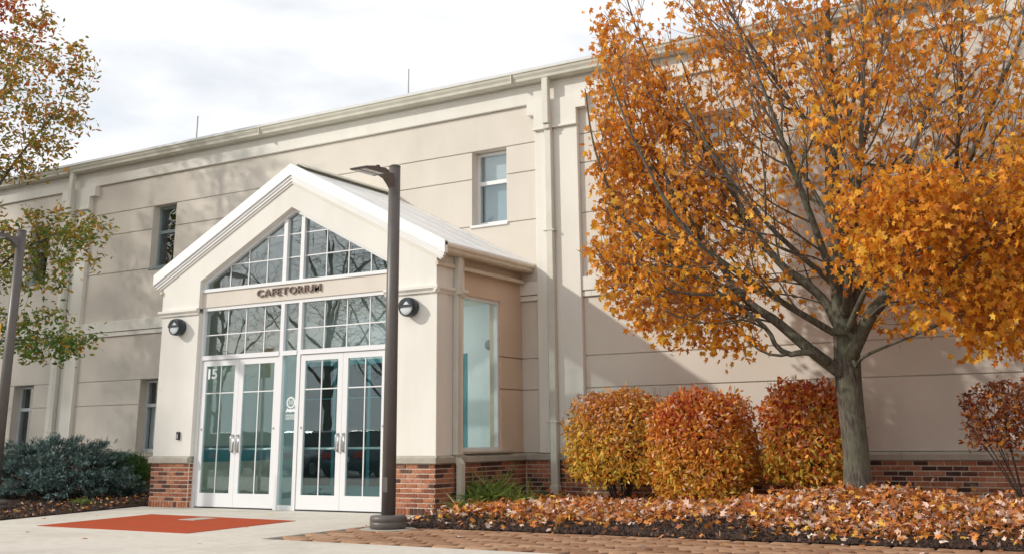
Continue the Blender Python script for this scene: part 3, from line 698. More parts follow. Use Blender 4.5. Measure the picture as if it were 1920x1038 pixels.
# ================================================================== FIXTURES
def wall_lamp(x, z, label):
    e = empty('wall_lamp', (x, YF+.02, z), label, 'wall lamp', 'round wall lamps beside the doors'); y = YF+.02
    MB().lathe([(.130, 0), (.144, .03), (.148, .10), (.143, .155), (.126, .170), (.122, .160), (.122, .150)], (x, y, z), (0, -1, 0), 28).build('housing', 'lamp_teal', e, True)
    MB().lathe([(.124, .148), (.119, .156), (.076, .166), (.01, .170)], (x, y, z), (0, -1, 0), 28).build('lens', 'lens_pale', e, True)
    h = MB(); h.box(x-.132, x+.132, y-.186, y-  .126, z-.004, z+.030)
    # hood cheeks left and right of the small upper opening
    for sg in (-1, 1):
        poly = [(x+sg*  .126, z+.035)]
        for i in range(7):
            t = math.radians(16+74*i/6); poly.append((x+sg*.131*math.cos(t), z+.131*math.sin(t)))
        poly += [(x, z+.105), (x+sg*.071, z+.035)]
        h.prism(poly, 'y', y-.184, y-.152)
    h.build('hood', 'lamp_teal', e)
wall_lamp(.49, 2.995, 'round dark wall lamp on the pier left of the glass doors')
wall_lamp(5.50, 2.995, 'round dark wall lamp on the pier right of the glass doors')
e = empty('card_reader', (.62, YF+.02, 1.16), 'small black card reader box on the left entrance pier', 'card reader')
MB().cbox(.585, .655, YF-.02, YF+.019, 1.095, 1.225, .006).build('case', 'plastic_black', e)
MB().cbox(.602, .638, YF-.024, YF-.0205, 1.115, 1.185, .001).build('keypad', 'plastic_grey', e)

def street_lamp(x, y, z0, label):
    e = empty('lamp_post', (x, y, z0), label, 'lamp post', 'bronze square-head lamp posts'); H = 4.52
    MB().tube([(x, y, z0+.10), (x, y, z0+H*.5), (x, y, z0+H)], [.088, .080, .076], 20).build('pole', 'bronze', e, True)
    MB().lathe([(.205, 0), (.225, .012), (.225, .070), (.218, .078), (.225, .086), (.225, .125), (.21, .150), (.10, .158)], (x, y, z0+.004), n=28).build('base_cover', 'bronze', e, True)
    MB().lathe([(.078, 0), (.078, .015), (.05, .03)], (x, y, z0+H), n=16).build('cap', 'bronze', e, True)
    # arm: deep at the pole, thin at the head
    A_ = z0+H-.10
    MB().prism([(y-.06, A_-.0), (y-.06, A_-.20), (y-.12, A_-.145), (y-.20, A_-.085), (y-.32, A_-.060), (y-.32, A_-.020), (y-.20, A_-.008)], 'x', x-.045, x+.045).build('arm', 'bronze', e)
    hd = MB(); hd.prism([(y-.28, A_-.06), (y-.76, A_-.075), (y-.775, A_-.065), (y-.76, A_-.052), (y-.56, A_-.012), (y-.34, A_-.0), (y-.28, A_-.015)], 'x', x-.125, x+.125)
    hd = hd.build('head', 'bronze', e)
    for sx in (-.058, .058): MB().prism([(y-.36, A_-.0635), (y-.73, A_-.0750), (y-.73, A_-.082), (y-.36, A_-.070)], 'x', x+sx-.042, x+sx+.042).build('led_strip', 'lens_pale', hd)
    MB().lathe([(.03, 0), (.03, .05), (.022, .058)], (x, y-.36, A_-.004), n=12).build('photocell', 'plastic_black', hd, True)
    MB().cbox(x-.045, x+.045, y-.090, y-.070, z0+.42, z0+.60, .006).build('hand_hole_cover', 'bronze', e)
    return e
street_lamp(6.84, -4.86, .012, 'tall bronze lamp post standing in front of the entrance doors')
street_lamp(-1.22, -4.72, .03, 'bronze lamp post at the far left edge by the blue green juniper')
b = MB(); b.lathe([(.34, 0), (.34, .010), (.30, .014)], (6.84, -4.86, .0), n=28)
tag(b.build('concrete_footing', 'concrete_grey'), 'round pale concrete footing under the lamp post at the entrance', 'footing')
# yellow sign at the left edge
e = empty('yellow_sign', (-.62, -5.5, .03), 'yellow sign board cut off by the left edge of the picture', 'sign')
MB().cbox(-.60, -.325, -5.52, -5.50, 2.30, 2.88, .004).build('board', 'yellow_paint', e)
MB().tube([(-.46, -5.475, .02), (-.46, -5.475, 2.85)], .03, 8).build('post', 'steel', e)

# ================================================================== VEGETATION
def np_mesh(name, V, F):
    """V (n,3) array, F (m,k) array of equal-size faces"""
    me = bpy.data.meshes.new(name); n, (m, k) = len(V), F.shape
    me.vertices.add(n); me.vertices.foreach_set('co', np.ascontiguousarray(V, dtype=np.float32).ravel())
    me.loops.add(m*k); me.loops.foreach_set('vertex_index', np.ascontiguousarray(F, dtype=np.int32).ravel())
    me.polygons.add(m); me.polygons.foreach_set('loop_start', np.arange(0, m*k, k, dtype=np.int32)); me.polygons.foreach_set('loop_total', np.full(m, k, dtype=np.int32))
    me.update(calc_edges=True); return me
def fan(outline, fold=.18, centre=(0, .42), curl=.15):
    pts = [(centre[0], centre[1], 0.0)]+[(x, y, -fold*abs(x)-curl*max(0, y-.4)**2*2) for x, y in outline]
    n = len(outline); return np.array(pts), np.array([(0, 1+i, 1+(i+1) % n) for i in range(n)])
MAPLE = fan([(0, 0), (.40, .08), (.24, .30), (.52, .58), (.17, .60), (0, 1.0), (-.17, .60), (-.52, .58), (-.24, .30), (-.40, .08)])
OVAL = fan([(0, 0), (.20, .22), (.26, .50), (.14, .82), (0, 1), (-.14, .82), (-.26, .50), (-.20, .22)], .30)
LANCE = fan([(0, 0), (.22, .35), (.15, .72), (0, 1), (-.15, .72), (-.22, .35)], .3)
def unit(a): return a/np.maximum(1e-9, np.linalg.norm(a, axis=-1, keepdims=True))
def leaf_cloud(name, tmpl, pos, direc, size, colr, m, parent=None, normal=None):
    pos = np.asarray(pos, float); n = len(pos); T, F = tmpl; direc = unit(np.asarray(direc, float))
    r = rng.normal(size=(n, 3)) if normal is None else np.asarray(normal, float)
    x = unit(np.cross(direc, r)); z = np.cross(x, direc)
    size = np.asarray(size, float).reshape(n, 1, 1)
    asp = rng.uniform(.6, 1.12, (n, 1, 1)); bend = rng.uniform(.3, 3.2, (n, 1, 1))
    V = pos[:, None, :]+size*(T[None, :, 0:1]*asp*x[:, None, :]+T[None, :, 1:2]*direc[:, None, :]+T[None, :, 2:3]*bend*z[:, None, :])
    og = origin(parent); V = V.reshape(-1, 3)-np.array(og)
    FF = (F[None]+(np.arange(n)*len(T))[:, None, None]).reshape(-1, 3)
    me = np_mesh(name, V, FF)
    at = me.attributes.new('lc', 'FLOAT_COLOR', 'POINT')
    c = np.ones((n, len(T), 4), np.float32); c[:, :, :3] = np.asarray(colr)[:, None, :]
    at.data.foreach_set('color', c.ravel())
    o = link(name, me, m, parent); o['kind'] = 'stuff' ; return o
def pal(cols, wts, n, jit=.16):
    cols = np.array(cols); wts = np.array(wts, float); i = rng.choice(len(cols), n, p=wts/wts.sum())
    return np.clip(cols[i]*rng.uniform(1-jit, 1+jit, (n, 1))*rng.uniform(.94, 1.06, (n, 3)), 0, .95)

class Tree:
    """branch skeleton grown towards attraction points"""
    def __init__(s): s.p = []; s.par = []; s.r = []; s.fix = []
    def limb(s, pts, r0, r1, parent=None, step=.12):
        pts = [np.array(q, float) for q in pts]
        if parent is not None:
            d = np.linalg.norm(np.array(s.p)-pts[0], axis=1); parent = int(d.argmin())
        seg = [np.linalg.norm(b-a) for a, b in zip(pts[:-1], pts[1:])]; tot = sum(seg); n = max(2, int(tot/step)); cum = np.cumsum([0]+seg)
        for k in range(n+1):
            t = tot*k/n; i = min(len(seg)-1, int(np.searchsorted(cum, t, 'right')-1)); u = (t-cum[i])/max(1e-9, seg[i])
            q = pts[i]*(1-u)+pts[i+1]*u
            # Catmull-Rom smoothing
            p0 = pts[max(0, i-1)]; p3 = pts[min(len(pts)-1, i+2)]
            q = .5*((2*pts[i])+(-p0+pts[i+1])*u+(2*p0-5*pts[i]+4*pts[i+1]-p3)*u*u+(-p0+3*pts[i]-3*pts[i+1]+p3)*u**3)
            s.p.append(q); s.par.append(-1 if parent is None else parent); s.r.append(r0+(r1-r0)*(k/n)**.8 if not callable(r0) else r0(q[2])); s.fix.append(True); parent = len(s.p)-1
    def grow(s, A, di=1.3, dk=.24, step=.15, up=.25, iters=110, seed=0, wob=.10):
        A = np.array(A); rr = np.random.default_rng(seed); alive = np.ones(len(A), bool)
        P = np.array(s.p); nd = np.full(len(A), 1e9); ni = np.zeros(len(A), int)
        def upd(Q, off):
            nonlocal nd, ni
            for c in range(0, len(Q), 400):
                d = np.linalg.norm(A[:, None, :]-Q[None, c:c+400, :], axis=2); j = d.argmin(1); dm = d[np.arange(len(A)), j]; b = dm < nd; nd[b] = dm[b]; ni[b] = j[b]+off+c
        upd(P, 0)
        for it in range(iters):
            alive &= nd > dk
            act = alive & (nd < di*(2.2 if it < 12 else 1))
            if not act.any(): break
            idx = np.where(act)[0]; dv = unit(A[idx]-np.array(s.p)[ni[idx]])
            acc = {}
            for i, d in zip(ni[idx], dv): acc[i] = acc.get(i, 0)+d
            off = len(s.p); Q = []; kids = s.__dict__.setdefault('kids', {})
            for i, d in acc.items():
                d = d/np.linalg.norm(d)+np.array([0, 0, up])+rr.normal(size=3)*wob; d /= np.linalg.norm(d)
                kd = kids.setdefault(int(i), [])
                if len(kd) >= 3 or any(float(d@e_) > .93 for e_ in kd): continue
                kd.append(d); q = s.p[i]+d*step; Q.append(q); s.p.append(q); s.par.append(int(i)); s.r.append(0); s.fix.append(False)
            if not Q: break
            upd(np.array(Q), off)
        s.radii()
    def radii(s, tip=.0035, ex=2.25):
        n = len(s.p); acc = np.zeros(n)
        for i in range(n-1, -1, -1):
            if acc[i] == 0: acc[i] = tip**ex
            if not s.fix[i]: s.r[i] = acc[i]**(1/ex)
            if s.par[i] >= 0: acc[s.par[i]] += acc[i]
        for i in range(n):
            if not s.fix[i]:
                p = s.par[i]; s.r[i] = min(s.r[i], s.r[p]*.82 if s.fix[p] else s.r[p])
    def mesh(s, mb_big, mb_small, lim=.02):
        n = len(s.p); ch = [[] for _ in range(n)]
        for i, p in enumerate(s.par):
            if p >= 0: ch[p].append(i)
        starts = [i for i in range(n) if s.par[i] < 0]
        while starts:
            i = starts.pop(); chain = [i]
            if s.par[i] >= 0: chain = [s.par[i], i]
            while ch[i]:
                c = sorted(ch[i], key=lambda k: -s.r[k]); starts += c[1:]; i = c[0]; chain.append(i)
            pts = [s.p[k] for k in chain]; rad = [s.r[k] for k in chain]
            if s.par[chain[1] if len(chain) > 1 else chain[0]] == chain[0] and len(chain) > 1: rad[0] = min(rad[0], rad[1]*1.35)
            if len(chain) < 2: continue
            m = max(rad); (mb_big if m > lim else mb_small).tube(pts, rad, 12 if m > .06 else 8 if m > .03 else 5 if m > .012 else 3, cap=False)

def superellipsoid(n, c, a, ex=3.0, rmin=.72, rmax=1.03, zmin=-1):
    d = unit(rng.normal(size=(n, 3))); k = (np.abs(d)**ex).sum(1)**(-1/ex); r = rng.uniform(rmin**2, rmax**2, n)**.5
    return np.array(c)+d*(k*r)[:, None]*np.array(a), d

# ---------------------------------------------------------------- big orange maple
MX, MY = 11.78, -2.0
mt = empty('maple_tree', (MX, MY, .30), 'large maple in full orange autumn leaf in front of the blank wall', 'tree')
T = Tree()
def trunk_r(z): return .158+.080*math.exp(-(z-.28)/.16)+.012*math.exp(-abs(z-1.9)/.3) if z < 2.3 else max(.02, .152-(z-2.3)*.028)
T.limb([(11.80, MY, .22), (11.81, MY, .85), (11.80, MY, 1.47), (11.80, MY, 1.86), (11.82, MY, 2.32), (11.81, MY, 2.72), (11.80, MY, 3.27), (11.80, MY, 3.83), (11.84, MY, 4.54), (11.89, MY, 5.42), (11.94, MY, 6.32), (12.02, MY, 7.39), (12.0, MY, 8.6)], trunk_r, 0)
T.limb([(11.74, -2.1, 1.80), (11.48, -2.2, 2.03), (11.22, -2.2, 2.27), (10.96, -2.2, 2.51), (10.76, -2.2, 2.65), (10.52, -2.2, 2.90), (10.26, -2.25, 3.35), (9.87, -2.3, 4.02), (9.52, -2.4, 4.83)], .085, .014, 1)
T.limb([(11.62, -2.25, 1.93), (11.46, -2.45, 2.05), (11.23, -2.5, 2.03), (11.07, -2.5, 2.14), (10.98, -2.5, 2.34), (10.78, -2.55, 2.54), (10.51, -2.6, 2.77), (10.1, -2.7, 3.1)], .048, .010, 1)
T.limb([(11.25, -2.5, 2.04), (11.05, -2.55, 2.02), (10.82, -2.6, 2.14), (10.66, -2.65, 2.38), (10.45, -2.7, 2.6)], .022, .007, 1)
T.limb([(11.70, -1.9, 2.42), (11.52, -1.7, 2.73), (11.27, -1.7, 3.01), (11.0, -1.7, 3.24), (10.67, -1.7, 3.71), (10.33, -1.7, 4.43), (9.99, -1.7, 5.35), (9.72, -1.7, 6.38)], .075, .012, 1)
T.limb([(11.88, -2.1, 2.0), (12.17, -2.2, 2.45), (12.39, -2.2, 2.69), (12.67, -2.2, 3.03), (13.0, -2.2, 3.46), (13.33, -2.2, 3.95), (13.63, -2.2, 4.44), (14.01, -2.2, 5.19), (14.39, -2.2, 5.87)], .098, .014, 1)
T.limb([(11.82, -1.9, 2.48), (11.97, -1.7, 2.88), (12.22, -1.7, 3.48), (12.54, -1.7, 4.08), (12.88, -1.7, 4.74), (13.23, -1.7, 5.62), (13.58, -1.7, 6.44)], .070, .012, 1)
T.limb([(11.95, -2.15, 1.87), (12.08, -2.35, 1.96), (12.37, -2.4, 2.07), (12.72, -2.4, 2.19), (13.01, -2.4, 2.34)], .026, .008, 1)
T.limb([(11.82, -2.1, 2.65), (11.72, -2.6, 3.5), (11.5, -2.8, 4.45), (11.28, -2.9, 5.34), (11.0, -3.0, 6.3)], .060, .012, 1)
T.limb([(11.80, -1.9, 3.2), (11.95, -1.4, 4.31), (12.2, -1.3, 5.17), (12.45, -1.3, 6.12), (12.68, -1.3, 7.02)], .055, .011, 1)
T.limb([(11.85, -2.1, 2.5), (12.2, -2.9, 3.2), (12.5, -3.4, 4.1), (12.7, -3.7, 5.1), (12.8, -3.8, 6.2)], .060, .011, 1)
T.limb([(11.80, -2.1, 2.85), (11.3, -3.0, 3.5), (10.9, -3.5, 4.2), (10.5, -3.8, 5.1)], .045, .010, 1)
def crown_r(z): return float(np.interp(z, [1.9, 2.3, 3.0, 3.6, 4.2, 5.0, 6.7, 7.4, 8.5, 9.4], [2.3, 2.75, 3.1, 3.3, 3.1, 3.2, 3.15, 2.75, 2.1, .8]))
def crown_b(r, x):
    if x > 12.25: return float(np.interp(r, [0, .6, .95, 1.2, 2.4, 3.2, 3.5], [3.3, 3.05, 2.7, 2.15, 2.05, 2.6, 3.8]))
    return float(np.interp(r, [0, .55, .9, 1.5, 2.1, 2.9, 3.4, 3.75], [3.15, 2.95, 2.45, 2.2, 2.25, 2.75, 3.3, 4.4]))
def inside(q, slack=0.0):
    if q[1] > -.22 and q[2] < 7.7: return False
    dx = q[0]-11.85; dy = q[1]+2.2
    r = math.hypot(dx, dy*3.6/(1.95 if dy > 0 else 2.6)); return r < crown_r(q[2])+slack and q[2] > crown_b(r, q[0])-slack-.05
for pts, r0 in (([(10.76, -2.2, 2.65), (10.2, -2.1, 2.78), (9.6, -2.0, 3.0), (9.05, -2.0, 3.5), (8.65, -2.0, 4.3)], .040), ([(10.52, -2.2, 2.9), (9.9, -2.6, 3.2), (9.3, -2.9, 3.8), (8.9, -3.0, 4.8), (8.75, -3.0, 5.8)], .040),
                ([(10.1, -2.7, 3.1), (9.6, -2.9, 2.85), (9.15, -3.0, 3.1), (8.8, -3.0, 3.6)], .022), ([(10.26, -2.25, 3.35), (9.6, -1.9, 4.1), (9.1, -1.6, 5.1), (8.85, -1.4, 6.2)], .036),
                ([(10.67, -1.7, 3.71), (10.0, -1.2, 4.5), (9.5, -1.0, 5.5), (9.2, -.9, 6.6)], .036), ([(9.87, -2.3, 4.02), (9.3, -2.4, 5.0), (9.0, -2.4, 6.1), (8.9, -2.3, 7.0)], .030),
                ([(12.67, -2.2, 3.03), (13.3, -2.3, 2.95), (13.9, -2.4, 3.15), (14.6, -2.5, 3.8)], .040), ([(13.0, -2.2, 3.46), (13.8, -2.0, 3.8), (14.5, -1.9, 4.6), (14.9, -1.8, 5.6)], .040), ([(12.72, -2.4, 2.19), (13.2, -2.5, 2.35), (13.7, -2.6, 2.55), (14.1, -2.7, 2.9)], .016),
                ([(11.9, -2.2, 2.3), (12.35, -3.0, 2.7), (12.95, -3.6, 3.2), (13.5, -3.9, 4.2)], .050), ([(12.35, -3.0, 2.7), (12.8, -3.3, 2.65), (13.3, -3.5, 2.7), (13.8, -3.6, 3.1)], .026), ([(11.7, -2.2, 2.3), (11.1, -3.0, 2.8), (10.4, -3.6, 3.5), (9.9, -3.9, 4.6), (9.6, -4.0, 5.6)], .050),
                ([(11.1, -3.0, 2.8), (10.5, -3.2, 2.75), (9.9, -3.3, 2.9), (9.4, -3.4, 3.5)], .026), ([(12.39, -2.2, 2.69), (12.9, -1.5, 3.2), (13.4, -1.1, 4.0), (13.8, -.9, 5.0)], .040), ([(11.81, -2.0, 3.6), (11.3, -1.6, 4.6), (10.8, -1.4, 5.6), (10.4, -1.3, 6.8)], .036),
                ([(11.84, -2.0, 4.4), (12.4, -2.5, 5.4), (12.9, -2.8, 6.4), (13.2, -3.0, 7.4)], .034), ([(11.84, -2.0, 4.6), (11.3, -2.3, 5.6), (10.8, -2.5, 6.6), (10.4, -2.6, 7.6)], .034), ([(13.33, -2.2, 3.95), (13.6, -2.9, 4.8), (13.8, -3.3, 5.8), (14.0, -3.4, 6.8)], .032), ([(10.33, -1.7, 4.43), (9.9, -2.3, 5.4), (9.5, -2.6, 6.4), (9.3, -2.7, 7.2)], .028)):
    T.limb(pts, r0, .008, 1)
for pts, r0 in (([(12.17, -2.2, 2.45), (12.5, -2.7, 2.55), (12.9, -3.0, 2.5), (13.3, -3.2, 2.35), (13.7, -3.3, 2.35)], .022), ([(12.39, -2.2, 2.69), (12.8, -2.2, 2.7), (13.2, -2.1, 2.55), (13.6, -2.0, 2.5), (14.0, -2.0, 2.6)], .020), ([(12.5, -3.4, 4.1), (13.1, -3.6, 3.9), (13.6, -3.7, 3.7), (14.2, -3.7, 3.8)], .022),
                ([(10.98, -2.5, 2.34), (10.8, -2.9, 2.45), (10.5, -3.1, 2.4), (10.1, -3.2, 2.5), (9.7, -3.2, 2.7)], .016), ([(10.76, -2.2, 2.65), (10.4, -1.9, 2.55), (10.0, -1.8, 2.5), (9.6, -1.7, 2.7)], .018), ([(12.67, -2.2, 3.03), (13.0, -2.8, 3.3), (13.4, -3.2, 3.4), (13.9, -3.4, 3.5)], .022), ([(11.97, -1.7, 2.88), (12.5, -1.3, 3.1), (13.0, -1.0, 3.0), (13.5, -.9, 3.0)], .022)):
    T.limb(pts, r0, .006, 1)
n_limb = len(T.p); ends = []
UP = np.array([0, 0, 1.0])
def shoot(i0, d, L_, r0, lift, wob):
    """an up-swept branch from node i0; returns its node indices"""
    p = T.p[i0].copy(); d = d/np.linalg.norm(d); n = max(2, int(L_/.11)); par = i0; ids = []
    for k in range(n):
        d = d+UP*lift+rng.normal(size=3)*wob; d /= np.linalg.norm(d); q = p+d*(L_/n)
        if not inside(q, .03): break
        T.p.append(q); T.par.append(par); T.r.append(max(.0030, r0*(1-.8*(k+1)/n))); T.fix.append(True); par = len(T.p)-1; ids.append(par); p = q
    return ids
def tangent(i): 
    p = T.par[i]; return T.p[i]-T.p[p] if p >= 0 else UP
def side(tan, ang, az_pref=None):
    tan = tan/np.linalg.norm(tan); a = rng.normal(size=3); a -= tan*(a@tan)
    if az_pref is not None: a = a/np.linalg.norm(a)+az_pref-tan*(az_pref@tan)
    a /= max(1e-6, np.linalg.norm(a)); return tan*math.cos(ang)+a*math.sin(ang)
lev1 = []
for i in range(n_limb):
    z, r = T.p[i][2], T.r[i]
    if z < 2.35 or r > .11 or rng.random() > (.50 if r < .05 else .45): continue
    outw = np.array([T.p[i][0]-11.8, (T.p[i][1]+2.1)*1.3, 0]); outw /= max(.3, np.linalg.norm(outw))
    lev1 += [shoot(i, side(tangent(i), rng.uniform(.5, .95), outw*.7), rng.uniform(.9, 2.1), min(.016, r*.6), .075 if z > 3.3 else .015, .05)]
lev2 = []
for ids in lev1:
    for k, i in enumerate(ids):
        if k < 1: continue
        if rng.random() < .62: lev2.append(shoot(i, side(tangent(i), rng.uniform(.45, .85)), rng.uniform(.30, .85), .0058, .09, .08))
lp = []; tw_extra = MB()
for ids in lev1:
    lp += [T.p[i] for i in ids[len(ids)//3:]]
for ids in lev2:
    for i in ids:
        lp.append(T.p[i])
        if rng.random() < .55: lp.append(T.p[i]+unit(rng.normal(size=3)+UP*.2)*rng.uniform(.08, .20))
    if ids: lp += [T.p[ids[-1]]]*2
big, small = MB(), MB(); T.mesh(big, small)
tr = big.build('trunk', 'bark', mt, True); o = small.build('twigs', 'twig_grey', mt, True); o['kind'] = 'stuff'
lp = np.array(lp)
gaps = np.array([[rng.uniform(9.6, 14.6), rng.uniform(-4.4, -.6), rng.uniform(3.2, 8.2), rng.uniform(.35, .8)] for _ in range(44)])
def m_density(q):
    x, y, z = q
    d = 1.0
    if x > 10.2: d = np.interp(x, [10.2, 11.1, 12.4, 14], [1, .72, .62, .7])
    if z > 5.2: d *= np.interp(z, [5.2, 6.4, 8.5], [1, .70, .5])*(1 if x > 9.9 else 1.3)
    if z < 3.9 and x > 12.2: d = 2.3
    if z < 3.6 and x < 11: d *= 1.4
    g_ = np.linalg.norm(gaps[:, :3]-q, axis=1) < gaps[:, 3]
    if g_.any(): d *= .28
    if x > 14.6: d *= .6
    if y < -3.0 and x < 12: d *= .45
    return d
dens = np.array([m_density(q) for q in lp])
LEAF_N = 28000
cnt = rng.poisson(dens*LEAF_N/dens.sum())
li = np.repeat(np.arange(len(lp)), cnt); n = len(li)
pos = lp[li]+rng.normal(size=(n, 3))*.085-np.array([0, 0, .03])
ok = pos[:, 1] < -.12; pos = pos[ok]; n = len(pos)
dr = rng.normal(size=(n, 3))*np.array([.65, .65, .45])+np.array([0, 0, -.85])
h = np.clip((pos[:, 2]-2)/6, 0, 1); red = np.clip(.05+.95*h+rng.normal(size=n)*.22, 0, 1)[:, None]
c = pal([(.80, .40, .035), (.74, .31, .028), (.84, .50, .06), (.60, .21, .026), (.36, .11, .025)], [4, 4, 2.4, 1.5, .6], n, .22)
c = c*(1-red*.65)+np.array([.64, .20, .035])*red*.65
leaf_cloud('crown', MAPLE, pos, dr, rng.uniform(.062, .118, n), c, 'leaf', mt)
P = np.array(T.p)
print('maple leaves', n, 'nodes', len(P))

# ---------------------------------------------------------------- left tree, half in green leaf
lt = empty('autumn_tree', (-5.7, -3.4, .0), 'tree with green and orange leaves reaching in from the left edge', 'tree')
T = Tree()
T.limb([(-5.7, -3.4, -.02), (-5.68, -3.4, 1.2), (-5.6, -3.4, 2.4), (-5.5, -3.4, 4.2), (-5.4, -3.35, 6), (-5.3, -3.3, 8), (-5.2, -3.2, 10)], .19, .03)
for pts in ([(-5.62, -3.4, 2.3), (-4.6, -3.3, 2.75), (-3.6, -3.25, 2.95), (-2.6, -3.2, 2.9)], [(-5.55, -3.4, 3.3), (-4.6, -3.3, 4.0), (-3.6, -3.2, 4.6), (-2.4, -3.15, 4.9)],
            [(-5.45, -3.4, 4.8), (-4.6, -3.3, 5.7), (-3.8, -3.2, 6.6), (-2.9, -3.1, 7.4)], [(-5.35, -3.3, 6.5), (-4.8, -3.2, 7.8), (-4.2, -3.1, 9.0)],
            [(-5.6, -3.4, 3.0), (-6.8, -3.6, 4.6), (-7.8, -3.8, 6.4)], [(-5.5, -3.4, 4.6), (-6.3, -3.0, 6.6), (-6.9, -2.8, 8.4)], [(-5.5, -3.4, 4.0), (-5.2, -4.4, 5.4), (-5.0, -5.0, 7.0)]):
    T.limb(pts, .06, .012, 1)
lobes = [(-3.5, -3.2, 7.75, 1.35, 1.0, .95, 190), (-2.5, -3.1, 8.35, .55, .5, .45, 60), (-3.0, -3.1, 7.1, .85, .8, .55, 90), (-3.6, -3.2, 6.55, 1.1, .9, .5, 110), (-4.7, -3.2, 9.4, 1.0, 1.2, 1.0, 110),
         (-2.7, -3.2, 4.95, 1.1, .8, .55, 150), (-1.35, -3.2, 4.85, .5, .4, .28, 34), (-3.1, -3.2, 4.2, 1.1, .8, .45, 110), (-1.75, -3.2, 4.3, .6, .4, .35, 34), (-2.55, -3.2, 2.85, 1.1, .7, .36, 110), (-1.45, -3.2, 2.8, .5, .45, .30, 44), (-2.2, -3.2, 3.35, .5, .4, .2, 20), (-3.6, -3.3, 3.3, .8, .7, .4, 60),
         (-4.6, -3.6, 5.2, .9, 1.2, .8, 80), (-6.6, -3.6, 6.5, 1.9, 1.7, 2.2, 320), (-5.6, -4.4, 7.4, 1.5, 1.3, 1.4, 150), (-5.4, -3.0, 9.8, 1.3, 1.3, 1.2, 120), (-7.2, -3.5, 4.4, 1.2, 1.2, .8, 90)]
A = []
for (x, y, z, a, b_, c_, k) in lobes:
    d = unit(rng.normal(size=(k, 3)))*rng.uniform(.15, 1, (k, 1))**.4; A.append(np.array([x, y, z])+d*np.array([a, b_, c_]))
T.grow(np.vstack(A), di=1.6, dk=.18, step=.13, up=.06, iters=110, seed=9)
big, small = MB(), MB(); T.mesh(big, small)
big.build('trunk', 'bark', lt, True); o = small.build('twigs', 'stem_dark', lt, True); o['kind'] = 'stuff'
P = np.array(T.p); RR = np.array(T.r); fx = np.array(T.fix)
tw = np.where((RR < .012) & (~fx))[0]; li = np.repeat(tw, rng.poisson(6.5, len(tw))); n = len(li)
pos = P[li]+rng.normal(size=(n, 3))*.085
dr = rng.normal(size=(n, 3))*np.array([.8, .8, .5])+np.array([0, 0, -.35])
t = np.clip((pos[:, 2]-3.3)/4.2+rng.normal(size=n)*.22, 0, 1)[:, None]
cg = pal([(.08, .16, .03), (.14, .21, .035), (.27, .26, .04), (.50, .28, .04)], [4, 3, 2, 1.0], n); co = pal([(.33, .25, .04), (.52, .26, .04), (.48, .14, .03), (.16, .18, .035)], [3, 3, 1.3, 2], n)
c = cg*(1-t)+co*t; tl = ((pos[:, 2] > 9.55) & (pos[:, 0] < -4.5))[:, None]; c = np.where(tl, pal([(.45, .10, .025), (.40, .07, .02)], [1, 1], n), c)
leaf_cloud('crown', OVAL, pos, dr, rng.uniform(.08, .13, n), c, 'leaf', lt)
print('left leaves', n, 'nodes', len(P))

# ---------------------------------------------------------------- clipped shrubs
def shrub(name, label, c, a, n, colour, base_z, lift=.0, leaf=(.055, .09), ex=3.2, group=None, stems=16, rmin=.66, bottom=-1.0):
    e = empty(name, (c[0], c[1], base_z), label, 'shrub', group)
    st = MB()
    for k in range(stems):
        t = rng.uniform(0, 2*math.pi); r = rng.uniform(.35, .92); tx, ty = c[0]+math.cos(t)*r*a[0], c[1]+math.sin(t)*r*a[1]; tz = c[2]+rng.uniform(.0, .7)*a[2]
        bx, by = c[0]+math.cos(t)*.10, c[1]+math.sin(t)*.10
        m1 = (bx*.55+tx*.45+rng.normal()*.03, by*.55+ty*.45+rng.normal()*.03, base_z+(tz-base_z)*.5)
        st.tube([(bx, by, base_z-.05), m1, (tx, ty, tz)], [.016, .011, .004], 5, cap=False)
        for q in range(4):
            u = rng.uniform(.35, .95); p = [m1[i]*(1-u)+(tx, ty, tz)[i]*u for i in range(3)]
            st.tube([p, (p[0]+rng.normal()*.16, p[1]+rng.normal()*.16, p[2]+rng.uniform(.02, .25))], [.006, .003], 3, cap=False)
    st.build('stems', 'stem_dark', e)
    pos, d = superellipsoid(n, c, a, ex, rmin)
    # lumpy outline and thinner bottom
    ph = rng.uniform(0, 6, 6); s_ = 1+rng.normal(size=len(pos))*.022+.05*np.sin(pos[:, 0]*9+ph[0])*np.sin(pos[:, 2]*8+ph[1])+.03*np.sin(pos[:, 1]*11+ph[2])+.02*np.sin(pos[:, 0]*23+pos[:, 2]*19+ph[3])
    pos = np.array(c)+(pos-np.array(c))*s_[:, None]
    zz = (pos[:, 2]-c[2])/a[2]; keep = (zz > bottom+rng.normal(size=n)*.08) & (rng.random(n) < np.clip(1.35+zz*.75, .12, 1)) & (pos[:, 2] > base_z+.02) & (pos[:, 1] < -.06)
    pos, d, zz = pos[keep], d[keep], zz[keep]; m = len(pos)
    dr = rng.normal(size=(m, 3))+d*.35+np.array([0, 0, -.35])
    leaf_cloud('foliage', OVAL, pos, dr, rng.uniform(leaf[0], leaf[1], m), colour(pos, zz, m), 'leaf', e, d+np.array([0, 0, .25])+rng.normal(size=(m, 3))*.75)
    # shoots standing proud of the clipped top
    tp = MB()
    for k in range(26):
        x = c[0]+rng.uniform(-.85, .85)*a[0]; y = c[1]+rng.uniform(-.8, .8)*a[1]; z = c[2]+a[2]*.93
        tp.tube([(x, y, z-.1), (x+rng.normal()*.015, y+rng.normal()*.015, z+rng.uniform(.06, .13))], [.004, .0015], 3, cap=False)
    o = tp.build('shoots', 'stem_dark', e); o['kind'] = 'stuff'
    return e
RED, ORG, YEL, YGR, CRM, PNK, BRN = (.62, .16, .04), (.76, .33, .05), (.84, .56, .09), (.56, .50, .08), (.44, .06, .045), (.86, .60, .46), (.44, .18, .07)
